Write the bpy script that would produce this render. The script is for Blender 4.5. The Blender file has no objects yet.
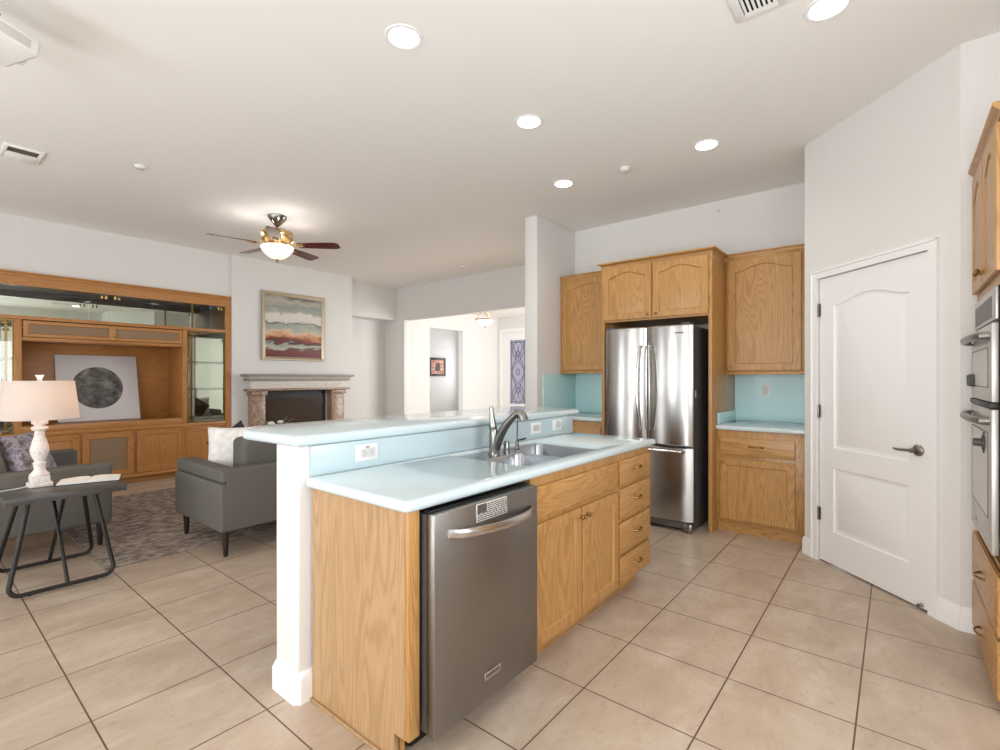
import bpy, bmesh, math, random
from mathutils import Vector, Matrix
random.seed(7)
S = bpy.context.scene
C = S.collection
PI = math.pi

# ------------------------------------------------------------------ camera, world, exposure
FOC, HOR, YAW, CAMH = 488.64, 377.45, 0.681, 1.323
cd = bpy.data.cameras.new('camera'); cam = bpy.data.objects.new('camera', cd); C.objects.link(cam)
cam.location = (0, 0, CAMH); cam.rotation_euler = (PI/2, 0, YAW - PI/2)
cd.sensor_fit = 'HORIZONTAL'; cd.sensor_width = 36; cd.lens = FOC/1000*36
cd.shift_y = (HOR-375)/1000; cd.clip_start = 0.02; cd.clip_end = 100
S.camera = cam
w = bpy.data.worlds.new('sky'); S.world = w; w.use_nodes = True
bg = w.node_tree.nodes['Background']; bg.inputs[0].default_value = (0.86, 0.93, 1, 1); bg.inputs[1].default_value = 2.2
S.view_settings.view_transform = 'Standard'; S.view_settings.look = 'None'
S.view_settings.gamma = 1; S.view_settings.use_curve_mapping = False
S.view_settings.exposure = 0.40
S.cycles.max_bounces = 10; S.cycles.diffuse_bounces = 6; S.cycles.glossy_bounces = 5
S.cycles.sample_clamp_indirect = 6; S.cycles.caustics_reflective = False; S.cycles.caustics_refractive = False
S.cycles.use_denoising = True

def area_light(name, loc, rot, sx, sy, power, col=(1, 1, 1)):
    l = bpy.data.lights.new(name, 'AREA'); l.shape = 'RECTANGLE'; l.size = sx; l.size_y = sy
    l.energy = power; l.color = col
    o = bpy.data.objects.new(name, l); C.objects.link(o); o.location = loc; o.rotation_euler = rot
    return o
def point_light(name, loc, power, col=(1, 0.93, 0.84), r=0.05):
    l = bpy.data.lights.new(name, 'POINT'); l.energy = power; l.color = col; l.shadow_soft_size = r
    o = bpy.data.objects.new(name, l); C.objects.link(o); o.location = loc
    return o
def spot_light(name, loc, power, ang=2.4, col=(1, 0.95, 0.88)):
    l = bpy.data.lights.new(name, 'SPOT'); l.energy = power; l.color = col; l.spot_size = ang; l.spot_blend = 0.8
    l.shadow_soft_size = 0.06
    o = bpy.data.objects.new(name, l); C.objects.link(o); o.location = loc
    return o
# daylight through the openings of the window wall and an unseen kitchen window added behind the camera
WINS = [(-0.7, 0.9, 0.05, 2.3), (2.6, 3.5, 0.05, 2.3), (5.2, 6.1, 0.05, 2.3)]
for y0, y1, z0, z1 in WINS:
    hw = (y1-y0)/2
    for yc in (y0+hw*.42, y1-hw*.42):
        area_light('window_daylight', (-2.45, yc, (z0+z1)/2), (0, -PI/2-.42, 0), z1-z0-.1, hw*.66, (42 if y0 < 5 else 24)*hw, (0.98, 0.99, 1))
area_light('kitchen_window_daylight', (1.25, -0.98, 1.6), (PI/2, 0, 0), 1.3, 1.1, 22, (0.95, 0.98, 1))
area_light('foyer_fill_light', (8.2, 3.2, 1.7), (PI/2, 0, 0), 2.2, 1.8, 95, (1, 0.99, 0.97))  # fill light added out of view to brighten the foyer
area_light('hall_fill_light', (9.9, 8.9, 1.6), (0, PI/2, 0), 1.4, 0.9, 7, (1, 0.99, 0.97))  # unseen fill light added to brighten the hall

# ------------------------------------------------------------------ materials
def lin(c):
    r = []
    for v in c[:3]:
        v = v/255
        r.append(v/12.92 if v <= 0.04045 else ((v+0.055)/1.055)**2.4)
    return (*r, 1)
class NT:
    def __init__(s, name):
        s.m = bpy.data.materials.new(name); s.m.use_nodes = True; s.t = s.m.node_tree; s.n = s.t.nodes; s.l = s.t.links
        s.b = s.n['Principled BSDF']; s.out = s.n['Material Output']
    def new(s, t, **k):
        n = s.n.new(t)
        for a, v in k.items(): setattr(n, a, v)
        return n
    def link(s, a, b): s.l.new(a, b)
    def coords(s, scale=(1, 1, 1), loc=(0, 0, 0), rot=(0, 0, 0)):
        t = s.new('ShaderNodeTexCoord'); m = s.new('ShaderNodeMapping')
        m.inputs['Scale'].default_value = scale; m.inputs['Location'].default_value = loc; m.inputs['Rotation'].default_value = rot
        s.link(t.outputs['Object'], m.inputs[0]); return m.outputs[0]
    def noise(s, vec, scale, detail=4, rough=.5, dist=0):
        n = s.new('ShaderNodeTexNoise'); n.inputs['Scale'].default_value = scale; n.inputs['Detail'].default_value = detail
        n.inputs['Roughness'].default_value = rough; n.inputs['Distortion'].default_value = dist
        s.link(vec, n.inputs['Vector']); return n.outputs['Fac']
    def ramp(s, fac, stops, mode='LINEAR'):
        r = s.new('ShaderNodeValToRGB'); r.color_ramp.interpolation = mode
        while len(r.color_ramp.elements) < len(stops): r.color_ramp.elements.new(0.5)
        for e, (p, c) in zip(r.color_ramp.elements, stops): e.position = p; e.color = lin(c) if max(c) > 1.0 or len(c) == 3 else c
        s.link(fac, r.inputs[0]); return r.outputs['Color']
    def mix(s, fac, a, b, mode='MIX'):
        n = s.new('ShaderNodeMix', data_type='RGBA', blend_type=mode)
        for i, v in ((0, fac), (6, a), (7, b)):
            if hasattr(v, 'links'): s.link(v, n.inputs[i])
            else: n.inputs[i].default_value = v
        return n.outputs[2]
    def math(s, op, a, b=0.0):
        n = s.new('ShaderNodeMath', operation=op)
        for i, v in ((0, a), (1, b)):
            if hasattr(v, 'links'): s.link(v, n.inputs[i])
            else: n.inputs[i].default_value = v
        return n.outputs[0]
    def bump(s, h, strength=.2, dist=.002):
        n = s.new('ShaderNodeBump'); n.inputs['Strength'].default_value = strength; n.inputs['Distance'].default_value = dist
        s.link(h, n.inputs['Height']); s.link(n.outputs[0], s.b.inputs['Normal'])
    def set(s, **k):
        for a, v in k.items():
            i = s.b.inputs[a.replace('_', ' ')]
            if hasattr(v, 'links'): s.link(v, i)
            else: i.default_value = v
        return s
def plain(name, c, rough=.5, metal=0.0, bump=None, spec=.5, coat=0):
    t = NT(name); t.set(Base_Color=lin(c), Roughness=rough, Metallic=metal)
    t.b.inputs['Specular IOR Level'].default_value = spec
    if coat: t.b.inputs['Coat Weight'].default_value = coat
    if bump:
        t.bump(t.noise(t.coords(), bump[0], 3), bump[1], .003)
    return t.m
def emit(name, c, strength):
    t = NT(name); t.set(Base_Color=lin(c), Roughness=.4)
    t.b.inputs['Emission Color'].default_value = lin(c); t.b.inputs['Emission Strength'].default_value = strength
    return t.m
def oak(name, axis, light, dark, rough=.38):
    """oak with cathedral figure and open pores, grain running along axis"""
    t = NT(name)
    sc = [1.0, 1.0, 1.0]; sc[axis] = 0.10
    v = t.coords(tuple(sc))
    big = t.noise(v, 5.5, 2, .5, .6)
    rings = t.new('ShaderNodeMath', operation='SINE')
    t.link(t.math('MULTIPLY', big, 135.0), rings.inputs[0])
    r01 = t.math('MULTIPLY_ADD', rings.outputs[0], .5); r01.node.inputs[2].default_value = .5
    sc2 = [60.0, 60.0, 60.0]; sc2[axis] = 1.6
    fine = t.noise(t.coords(tuple(sc2)), 6, 3, .6)
    patch = t.noise(t.coords(), 1.7, 2)
    a = t.mix(t.math('MULTIPLY', t.math('POWER', r01, 2.0), .48), lin(light), lin(dark))
    pore = t.ramp(fine, [(0.40, (1, 1, 1, 1)), (0.60, (.0, .0, .0, 1))])
    b = t.mix(t.math('MULTIPLY', pore, .42), a, lin(dark))
    lo = tuple(int(x*.93) for x in light)
    c = t.mix(t.math('MULTIPLY', patch, .5), b, lin(lo))
    t.set(Base_Color=c, Roughness=rough)
    t.b.inputs['Coat Weight'].default_value = .15; t.b.inputs['Coat Roughness'].default_value = .25
    t.bump(fine, .12, .001)
    return t.m
def steel(name, c, rough=.27, axis=2, aniso=.0, grain=.02):
    t = NT(name)
    sc = [140.0, 140.0, 140.0]; sc[axis] = .8
    f = t.noise(t.coords(tuple(sc)), 3, 2)
    sm = t.noise(t.coords((1, 1, 1)), 3.0, 3)
    rr = t.math('MULTIPLY_ADD', sm, .12); rr.node.inputs[2].default_value = rough-.06
    col = t.mix(t.math('MULTIPLY', f, .25), lin(c), lin(tuple(int(x*.85) for x in c)))
    t.set(Base_Color=col, Metallic=1.0, Roughness=rr)
    t.bump(f, grain, .001)
    return t.m

M = {}
M['wall'] = plain('wall_paint', (224, 223, 221), .75, bump=(160, .12), spec=.25)
M['ceil'] = plain('ceiling_paint', (241, 240, 237), .85, bump=(120, .10), spec=.2)
M['white'] = plain('white_semi_gloss_paint', (238, 238, 238), .38, spec=.4)
M['plastic'] = plain('white_plastic', (232, 232, 230), .35)
M['plastic_grey'] = plain('light_grey_plastic', (205, 205, 202), .4)
M['black'] = plain('black_plastic', (18, 18, 18), .45)
M['gap'] = plain('recess_shade', (30, 26, 22), .8)  # near black colour standing in for shade inside gaps
OL, OD = (196, 149, 88), (126, 84, 42)
M['oak_z'] = oak('oak_upright_grain', 2, OL, OD)
M['oak_x'] = oak('oak_lengthwise_grain', 0, OL, OD)
M['oak_y'] = oak('oak_crosswise_grain', 1, OL, OD)
M['oak_pale'] = oak('oak_pale_panel', 2, (190, 155, 114), (138, 102, 66), .42)  # paler oak for the island end panel
TL, TD = (190, 134, 74), (146, 94, 46)
M['teak_z'] = oak('golden_oak_upright_grain', 2, TL, TD)
M['teak_x'] = oak('golden_oak_lengthwise_grain', 0, TL, TD)
M['cane'] = plain('brown_speaker_cloth', (142, 118, 94), .9, bump=(900, .5))
M['aqua'] = plain('aqua_solid_surface', (196, 233, 238), .22, spec=.45)
M['top'] = plain('pale_blue_solid_surface', (202, 217, 222), .08, spec=.5)
M['splash'] = plain('blue_solid_surface_splash', (188, 206, 212), .2, spec=.45)
M['steel'] = steel('brushed_stainless', (186, 184, 182), .23, 2)
M['steel_dw'] = steel('smudged_stainless', (150, 147, 144), .36, 0)
M['steel_bright'] = steel('polished_stainless', (210, 208, 205), .2, 0)
M['steel_oven'] = plain('satin_steel', (196, 196, 194), .38, .55)
M['chrome'] = plain('brushed_nickel', (144, 142, 138), .22, 1)
M['oven_handle'] = plain('dull_dark_steel', (128, 126, 122), .36, .85)
M['sinkm'] = steel('sink_steel', (176, 178, 182), .26, 0)
M['darkside'] = plain('dark_grey_enamel', (80, 78, 76), .4)
M['brass'] = plain('antique_brass', (150, 116, 66), .3, 1)
M['brassbright'] = plain('polished_brass', (205, 172, 100), .2, 1)
M['nickel'] = plain('satin_nickel', (150, 146, 140), .28, 1)
M['fabric'] = plain('charcoal_grey_upholstery', (104, 101, 97), .95, bump=(700, .35), spec=.15)
M['fabric_d'] = plain('dark_grey_cushion_cloth', (58, 56, 56), .95, bump=(700, .3), spec=.15)
M['darkwood'] = plain('espresso_stained_wood', (36, 26, 21), .4)
M['blackmetal'] = plain('bronze_black_metal', (20, 15, 12), .5, 0)
M['greytop'] = None
t = NT('dark_grey_wood_top'); n = t.noise(t.coords((1.5, 30, 30)), 3, 4)
t.set(Base_Color=t.ramp(n, [(.3, (62, 60, 60)), (.7, (84, 82, 81))]), Roughness=.35); M['greytop'] = t.m
t = NT('white_embroidered_cloth'); n = t.noise(t.coords(), 22, 3)
t.set(Base_Color=t.ramp(n, [(.4, (226, 224, 220)), (.6, (240, 238, 234))]), Roughness=.95); t.bump(n, .5, .01); M['whitecloth'] = t.m
t = NT('floral_print_cloth'); n = t.noise(t.coords(), 16, 5, .6)
n2 = t.noise(t.coords(loc=(3, 1, 2)), 30, 4)
c1 = t.ramp(n, [(.36, (58, 50, 58)), (.44, (112, 92, 84)), (.52, (170, 168, 182)), (.60, (92, 92, 126)), (.7, (132, 108, 88))])
t.set(Base_Color=t.mix(t.math('MULTIPLY', n2, .5), c1, lin((178, 172, 180))), Roughness=.95); M['floral'] = t.m
t = NT('wool_rug_mottled_grey'); 
a = t.noise(t.coords((1.5, 2.2, 1)), 8, 6, .7); b = t.noise(t.coords(), 260, 2)
c1 = t.ramp(a, [(.34, (94, 80, 72)), (.46, (138, 121, 109)), (.56, (174, 159, 148)), (.68, (198, 186, 176))])
t.set(Base_Color=t.mix(t.math('MULTIPLY', b, .5), c1, lin((120, 110, 104))), Roughness=1.0); t.bump(b, .7, .006)
t.b.inputs['Specular IOR Level'].default_value = .1; M['rug'] = t.m
M['rugedge'] = plain('rug_binding', (196, 190, 184), .95)
t = NT('pink_brown_granite'); a = t.noise(t.coords(), 26, 6, .75, .6); b = t.noise(t.coords(loc=(5, 2, 1)), 90, 3)
c1 = t.ramp(a, [(.36, (96, 76, 64)), (.46, (160, 130, 110)), (.55, (186, 158, 138)), (.66, (205, 184, 168))])
t.set(Base_Color=t.mix(t.math('MULTIPLY', b, .6), c1, lin((120, 98, 84))), Roughness=.3); M['granite'] = t.m
t = NT('grey_cast_stone'); a = t.noise(t.coords(), 30, 4)
t.set(Base_Color=t.ramp(a, [(.35, (134, 128, 122)), (.65, (158, 153, 147))]), Roughness=.5); M['greystone'] = t.m
M['stone'] = plain('cream_cast_stone', (218, 212, 204), .6)
M['firedark'] = plain('firebox_black', (22, 19, 17), .5)
M['fireglass'] = plain('smoked_fireplace_glass', (64, 51, 43), .16, spec=.35)
M['mirror'] = plain('mirror_silver', (226, 228, 222), .02, 1)
M['bronzemirror'] = M['mirror']
t = NT('thin_clear_glass'); t.n.remove(t.b)
tr = t.new('ShaderNodeBsdfTransparent'); tr.inputs[0].default_value = (.95, .97, .95, 1)
gl = t.new('ShaderNodeBsdfGlossy'); gl.inputs['Roughness'].default_value = .02
fr = t.new('ShaderNodeFresnel'); fr.inputs[0].default_value = 1.45; mx = t.new('ShaderNodeMixShader')
t.link(fr.outputs[0], mx.inputs[0]); t.link(tr.outputs[0], mx.inputs[1]); t.link(gl.outputs[0], mx.inputs[2]); t.link(mx.outputs[0], t.out.inputs[0]); M['glass'] = t.m
t = NT('textured_privacy_glass'); t.n.remove(t.b)
tl = t.new('ShaderNodeBsdfTranslucent'); tl.inputs[0].default_value = lin((196, 194, 204)); df = t.new('ShaderNodeBsdfDiffuse'); df.inputs[0].default_value = lin((180, 178, 190))
mx = t.new('ShaderNodeMixShader'); mx.inputs[0].default_value = .5
t.link(tl.outputs[0], mx.inputs[1]); t.link(df.outputs[0], mx.inputs[2]); t.link(mx.outputs[0], t.out.inputs[0]); M['frost'] = t.m
M['lead'] = plain('lead_came', (92, 92, 98), .5, .4)
M['lamp_on'] = emit('lit_lamp_lens', (255, 246, 232), 9)
M['bowl'] = emit('lit_alabaster_glass', (255, 244, 224), .62)
M['bowl2'] = emit('lit_frosted_bowl', (255, 250, 244), 1.0)
M['cherry'] = oak('cherry_blade_wood', 0, (104, 44, 36), (70, 26, 22), .25)
M['greyblade'] = M['cherry']
M['fangold'] = plain('pale_gold_bronze', (178, 150, 104), .3, .85)
M['paper'] = plain('book_paper', (232, 230, 225), .8)
M['cover'] = plain('dark_book_cover', (50, 46, 44), .6)
M['distress'] = None
t = NT('distressed_white_paint'); a = t.noise(t.coords(), 60, 4)
t.set(Base_Color=t.ramp(a, [(.30, (204, 192, 184)), (.48, (230, 222, 218))]), Roughness=.6); M['distress'] = t.m
t = NT('linen_shade'); f = t.noise(t.coords((300, 300, 60)), 2, 2)
t.n.remove(t.b)
tl = t.new('ShaderNodeBsdfTranslucent'); df = t.new('ShaderNodeBsdfDiffuse'); mx = t.new('ShaderNodeMixShader'); mx.inputs[0].default_value = .4
col = t.mix(t.math('MULTIPLY', f, .3), lin((226, 218, 214)), lin((206, 196, 192)))
t.link(col, tl.inputs[0]); t.link(col, df.inputs[0]); t.link(df.outputs[0], mx.inputs[1]); t.link(tl.outputs[0], mx.inputs[2]); t.link(mx.outputs[0], t.out.inputs[0]); M['shade'] = t.m
M['canvas'] = plain('pale_grey_canvas', (205, 202, 204), .8)
t = NT('moon_print'); a = t.noise(t.coords(), 7, 8, .65); b = t.noise(t.coords(loc=(2, 2, 2)), 34, 4)
c1 = t.ramp(a, [(.34, (56, 55, 53)), (.5, (98, 96, 93)), (.66, (140, 138, 134))])
t.set(Base_Color=t.mix(t.math('MULTIPLY', t.ramp(b, [(.5, (0, 0, 0, 1)), (.7, (1, 1, 1, 1))]), .5), c1, lin((50, 49, 48))), Roughness=.8); M['moon'] = t.m
# abstract landscape, bands of grey-green, cream, ochre and deep red with wavering edges
t = NT('abstract_landscape_paint')
tc = t.new('ShaderNodeTexCoord'); sp = t.new('ShaderNodeSeparateXYZ'); t.link(tc.outputs['Object'], sp.inputs[0])
wv = t.noise(t.coords((1.4, 1, 4)), 2.2, 5, .6, .5); wv2 = t.noise(t.coords((1, 1, 2.5), (4, 4, 4)), 7, 5, .6)
hh = t.math('ADD', t.math('ADD', sp.outputs[2], t.math('MULTIPLY', t.math('SUBTRACT', wv, .5), .30)), t.math('MULTIPLY', t.math('SUBTRACT', wv2, .5), .045))
c1 = t.ramp(hh, [(.00, (70, 34, 38)), (.10, (112, 38, 36)), (.17, (96, 56, 48)), (.20, (176, 176, 160)), (.255, (150, 152, 140)), (.265, (62, 32, 32)), (.33, (128, 46, 36)),
                 (.37, (186, 124, 78)), (.43, (214, 180, 150)), (.46, (168, 172, 160)), (.55, (150, 156, 148)), (.57, (98, 96, 88)), (.585, (206, 202, 192)), (.70, (214, 208, 198)), (.74, (160, 164, 154)), (.83, (140, 146, 140)), (.90, (176, 170, 156)), (.98, (112, 112, 106))])
t.set(Base_Color=c1, Roughness=.45); M['abstract'] = t.m
t = NT('small_print'); a = t.noise(t.coords(), 14, 3)
t.set(Base_Color=t.ramp(a, [(.4, (160, 92, 76)), (.5, (206, 150, 128)), (.6, (222, 178, 156))]), Roughness=.6); M['print'] = t.m
M['silverframe'] = plain('champagne_silver_leaf', (190, 178, 156), .28, .8)
M['blackframe'] = plain('dark_walnut_frame', (46, 32, 26), .4)
M['leaf'] = plain('green_leaf', (112, 128, 62), .6)
M['flower'] = plain('white_petal', (236, 232, 224), .7)
M['ceramic'] = plain('glazed_ceramic', (190, 188, 184), .2)
M['magnet'] = plain('aged_silver_plate', (206, 203, 198), .4, .2)
M['magdark'] = plain('etched_dark', (78, 74, 70), .6)
M['label'] = plain('printed_grey_ink', (110, 108, 106), .6)

# floor: 18 inch porcelain tile on the grid of the photo
t = NT('beige_porcelain_tile')
v = t.coords(loc=(4-.0137, 4.75-.119, 0))
br = t.new('ShaderNodeTexBrick'); br.offset = 0; br.squash = 1
br.inputs['Scale'].default_value = 1; br.inputs['Brick Width'].default_value = .4572; br.inputs['Row Height'].default_value = .4572
br.inputs['Mortar Size'].default_value = .0032; br.inputs['Mortar Smooth'].default_value = .1; br.inputs['Bias'].default_value = 0
br.inputs['Color1'].default_value = lin((192, 173, 154)); br.inputs['Color2'].default_value = lin((180, 162, 143)); br.inputs['Mortar'].default_value = lin((104, 82, 64))
t.link(v, br.inputs['Vector'])
cl = t.noise(t.coords((1, 1.7, 1)), 3.2, 7, .62, .5); sp_ = t.noise(t.coords((1, 1.6, 1), (7, 3, 0)), 22, 5, .7)
cloud = t.ramp(cl, [(.32, (163, 143, 124)), (.5, (187, 168, 149)), (.68, (207, 192, 175))])
body = t.mix(.55, br.outputs['Color'], cloud)
body = t.mix(t.ramp(sp_, [(.55, (0, 0, 0, 1)), (.75, (.35, .35, .35, 1))]), body, lin((138, 112, 92)))
fin = t.mix(br.outputs['Fac'], body, lin((100, 78, 60)))
t.set(Base_Color=fin, Roughness=t.math('MULTIPLY_ADD', sp_, .2)); t.b.inputs['Roughness'].links[0].from_node.inputs[2].default_value = .26
t.bump(t.math('SUBTRACT', 1.0, br.outputs['Fac']), .5, .002); M['tile'] = t.m

# ------------------------------------------------------------------ mesh builder
class MB:
    def __init__(s): s.bm = bmesh.new()
    def box(s, x0, x1, y0, y1, z0, z1, b=0.0, seg=2):
        m = Matrix.Translation(((x0+x1)/2, (y0+y1)/2, (z0+z1)/2)) @ Matrix.Diagonal((abs(x1-x0), abs(y1-y0), abs(z1-z0), 1))
        r = bmesh.ops.create_cube(s.bm, size=1, matrix=m)
        if b: s.bevel(r['verts'], b, seg)
        return s
    def bevel(s, vs, b, seg=2):
        es = list({e for v in vs for e in v.link_edges})
        bmesh.ops.bevel(s.bm, geom=es, offset=b, segments=seg, profile=.5, affect='EDGES', clamp_overlap=True)
    def obox(s, c, size, rot, b=0.0, seg=2):
        m = Matrix.Translation(c) @ rot.to_4x4() @ Matrix.Diagonal((*size, 1))
        r = bmesh.ops.create_cube(s.bm, size=1, matrix=m)
        if b: s.bevel(r['verts'], b, seg)
        return s
    def prism(s, poly, z0, z1, b=0.0, seg=3):
        lo = [s.bm.verts.new((x, y, z0)) for x, y in poly]; hi = [s.bm.verts.new((x, y, z1)) for x, y in poly]
        n = len(poly); s.bm.faces.new(lo[::-1]); s.bm.faces.new(hi)
        for i in range(n): s.bm.faces.new((lo[i], lo[(i+1) % n], hi[(i+1) % n], hi[i]))
        if b:
            es = [e for e in {e for v in lo+hi for e in v.link_edges}]
            bmesh.ops.bevel(s.bm, geom=es, offset=b, segments=seg, profile=.5, affect='EDGES', clamp_overlap=True)
        return s
    def pts_face(s, pts): s.bm.faces.new([s.bm.verts.new(p) for p in pts]); return s
    def extrude_poly(s, pts, vec):
        lo = [s.bm.verts.new(p) for p in pts]; hi = [s.bm.verts.new(Vector(p)+Vector(vec)) for p in pts]; n = len(pts)
        s.bm.faces.new(lo[::-1]); s.bm.faces.new(hi)
        for i in range(n): s.bm.faces.new((lo[i], lo[(i+1) % n], hi[(i+1) % n], hi[i]))
        return s
    def rings(s, rs, cap0=True, cap1=True, close=True):
        R = [[s.bm.verts.new(p) for p in r] for r in rs]; n = len(R[0])
        for a, b in zip(R, R[1:]):
            for i in range(n if close else n-1):
                j = (i+1) % n
                s.bm.faces.new((a[i], a[j], b[j], b[i]))
        if cap0: s.bm.faces.new(R[0][::-1])
        if cap1: s.bm.faces.new(R[-1])
        return s
    def lathe(s, c, axis, prof, seg=24):
        """prof: list of (radius, height along axis)"""
        ax = Vector(axis).normalized(); u = ax.orthogonal().normalized(); v = ax.cross(u); c = Vector(c)
        rs = [[c + ax*h + (u*math.cos(2*PI*i/seg) + v*math.sin(2*PI*i/seg))*max(r, 1e-4) for i in range(seg)] for r, h in prof]
        return s.rings(rs)
    def tube(s, pts, r, seg=10, closed=False):
        P = [Vector(p) for p in pts]; n = len(P); rad = r if callable(r) else (lambda t: r)
        rs = []; u = None
        for i, p in enumerate(P):
            if closed: d = (P[(i+1) % n]-P[i-1]).normalized()
            else: d = (P[min(i+1, n-1)]-P[max(i-1, 0)]).normalized()
            if u is None: u = d.orthogonal().normalized()
            u = (u - d*u.dot(d)).normalized(); v = d.cross(u)
            rr = rad(i/(n-1))
            rs.append([p + (u*math.cos(2*PI*k/seg)+v*math.sin(2*PI*k/seg))*rr for k in range(seg)])
        if closed: rs.append(rs[0]); return s.rings(rs, False, False)
        return s.rings(rs)
    def grid(s, f, nu, nv):
        V = [[s.bm.verts.new(f(i/nu, j/nv)) for j in range(nv+1)] for i in range(nu+1)]
        for i in range(nu):
            for j in range(nv): s.bm.faces.new((V[i][j], V[i+1][j], V[i+1][j+1], V[i][j+1]))
        return s
    def cushion(s, c, size, rot, puff=.35, n=14, pinch=1.0):
        """seat or scatter cushion: thick in the middle, thinning to its seams; size = (w, h, t)"""
        w_, h_, t_ = size; c = Vector(c)
        def th(a, b):
            k = (max(0, 1-a**4)*max(0, 1-b**4))**.5
            return t_/2*((1-puff)*(k**.35) + puff*k)
        def f(sgn):
            def g(u, v):
                a, b = 2*u-1, 2*v-1
                sh = 1-(1-pinch)*(1-a*a)*abs(b)**3; sw = 1-(1-pinch)*(1-b*b)*abs(a)**3
                p = Vector((a*w_/2*sw, b*h_/2*sh, sgn*th(a, b)))
                return c + rot @ p
            return g
        s.grid(f(1), n, n); s.grid(f(-1), n, n)
        bmesh.ops.remove_doubles(s.bm, verts=s.bm.verts, dist=1e-4)
        return s
    def build(s, name, m, parent=None, ang=35):
        bmesh.ops.recalc_face_normals(s.bm, faces=s.bm.faces)
        me = bpy.data.meshes.new(name)
        off = root_loc(parent)
        if off is None:
            vs = [v.co for v in s.bm.verts]
            lo = [min(v[i] for v in vs) for i in range(3)]; hi = [max(v[i] for v in vs) for i in range(3)]
            off = Vector(((lo[0]+hi[0])/2, (lo[1]+hi[1])/2, lo[2])); own = True
        else: own = False
        bmesh.ops.translate(s.bm, verts=s.bm.verts, vec=-off)
        s.bm.to_mesh(me); s.bm.free()
        me.materials.append(M[m] if isinstance(m, str) else m)
        me.shade_smooth(); me.set_sharp_from_angle(angle=math.radians(ang))
        o = bpy.data.objects.new(name, me); C.objects.link(o)
        if parent: o.parent = parent
        if own: o.location = off
        return o
def root_loc(p):
    if p is None: return None
    v = Vector(p.location)
    while p.parent: p = p.parent; v += Vector(p.location)
    return v
def tag(o, label, cat, group=None):
    o['label'] = label; o['category'] = cat
    if group: o['group'] = group
    return o
def thing(name, label, cat, loc, group=None):
    o = bpy.data.objects.new(name, None); C.objects.link(o); o.location = loc; o.empty_display_size = .1
    return tag(o, label, cat, group)
def struct(name, mb, m, parent=None, ang=35):
    o = mb.build(name, m, parent, ang)
    if parent is None: o['kind'] = 'structure'
    return o
def copy_tree(o, parent=None):
    c = o.copy(); C.objects.link(c)
    if parent: c.parent = parent
    for ch in list(o.children): copy_tree(ch, c)
    return c
V = Vector
ZV = V((0, 0, 1))

# cabinet door / drawer front in a wall frame: O lower left of its back, A along its width, N outward
def outline(x0, x1, z0, z1, arch=0.0, n=16):
    P = [(x0, z0), (x1, z0)]
    for i in range(n+1):
        q = 1-2*i/n                       # +1 right .. -1 left
        z = z1 - arch*(1-(.5*(1+math.cos(PI*min(1, abs(q)/.94))))**.72) if arch else z1
        P.append(((x0+x1)/2 + q*(x1-x0)/2, z))
    return P
def framed(mb, O, A, N, w_, h_, t_, rail=.058, arch=0.0, depth=.010, field=.022, raise_=.006):
    O, A, N = V(O), V(A).normalized(), V(N).normalized()
    P = lambda a, z, d: O + A*a + ZV*z + N*d
    i = min(rail, w_*.3, h_*.3)
    e = .004
    R = [(outline(0, w_, 0, h_), 0), (outline(0, w_, 0, h_), t_-e), (outline(e, w_-e, e, h_-e), t_),
         (outline(i, w_-i, i, h_-i, arch), t_), (outline(i+.006, w_-i-.006, i+.006, h_-i-.006, arch), t_-depth),
         (outline(i+.010, w_-i-.010, i+.010, h_-i-.010, arch), t_-depth)]
    if field: R.append((outline(i+.010+field, w_-i-.010-field, i+.010+field, h_-i-.010-field, arch*.92), t_-depth+raise_))
    mb.rings([[P(a, z, d) for a, z in r] for r, d in R])
    return mb
def slab(mb, O, A, N, w_, h_, t_, e=.006):
    O, A, N = V(O), V(A).normalized(), V(N).normalized()
    P = lambda a, z, d: O + A*a + ZV*z + N*d
    R = [(0, 0), (0, t_-e), (e, t_-.001), (e*1.6, t_)]
    mb.rings([[P(k, k, d), P(w_-k, k, d), P(w_-k, h_-k, d), P(k, h_-k, d)] for k, d in R])
    return mb
def knob(parent, p, N, r=.013, m='brass'):
    return MB().lathe(p, N, [(r*.75, 0), (r*.45, .004), (r*.4, .012), (r*.9, .017), (r, .022), (r*.75, .028), (0, .030)], 14).build('knob', m, parent)
def pull(parent, p, A, N, L=.085, m='brass', out=.024):
    p, A, N = V(p), V(A).normalized(), V(N).normalized()
    mb = MB()
    pts = [p - A*L/2 + N*.002]
    for i in range(9):
        q = i/8; pts.append(p + A*L*(q-.5) + N*(.006+out*math.sin(PI*q)**.6 if 0 < q < 1 else .008))
    pts.append(p + A*L/2 + N*.002)
    mb.tube(pts, lambda q: .0042+.003*(abs(2*q-1)**3), 8)
    mb.lathe(p-A*L/2, N, [(.009, 0), (.008, .004), (.004, .006)], 10); mb.lathe(p+A*L/2, N, [(.009, 0), (.008, .004), (.004, .006)], 10)
    return mb.build('pull', m, parent)
X_, Y_ = V((1, 0, 0)), V((0, 1, 0))

# ------------------------------------------------------------------ the setting
CZ = 3.07
WY = 7.38                  # living room wall
FX = 5.12                  # refrigerator wall
struct('floor', MB().box(-2.6, 10.6, -1.1, 10.6, -.06, 0), 'tile')
struct('ceiling', MB().box(-2.6, 6.15, -1.1, 8.2, CZ, CZ+.1), 'ceil')
struct('ceiling_foyer', MB().box(6.30, 10.6, 3.0, 10.6, 2.87, 2.95), 'ceil')
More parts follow.
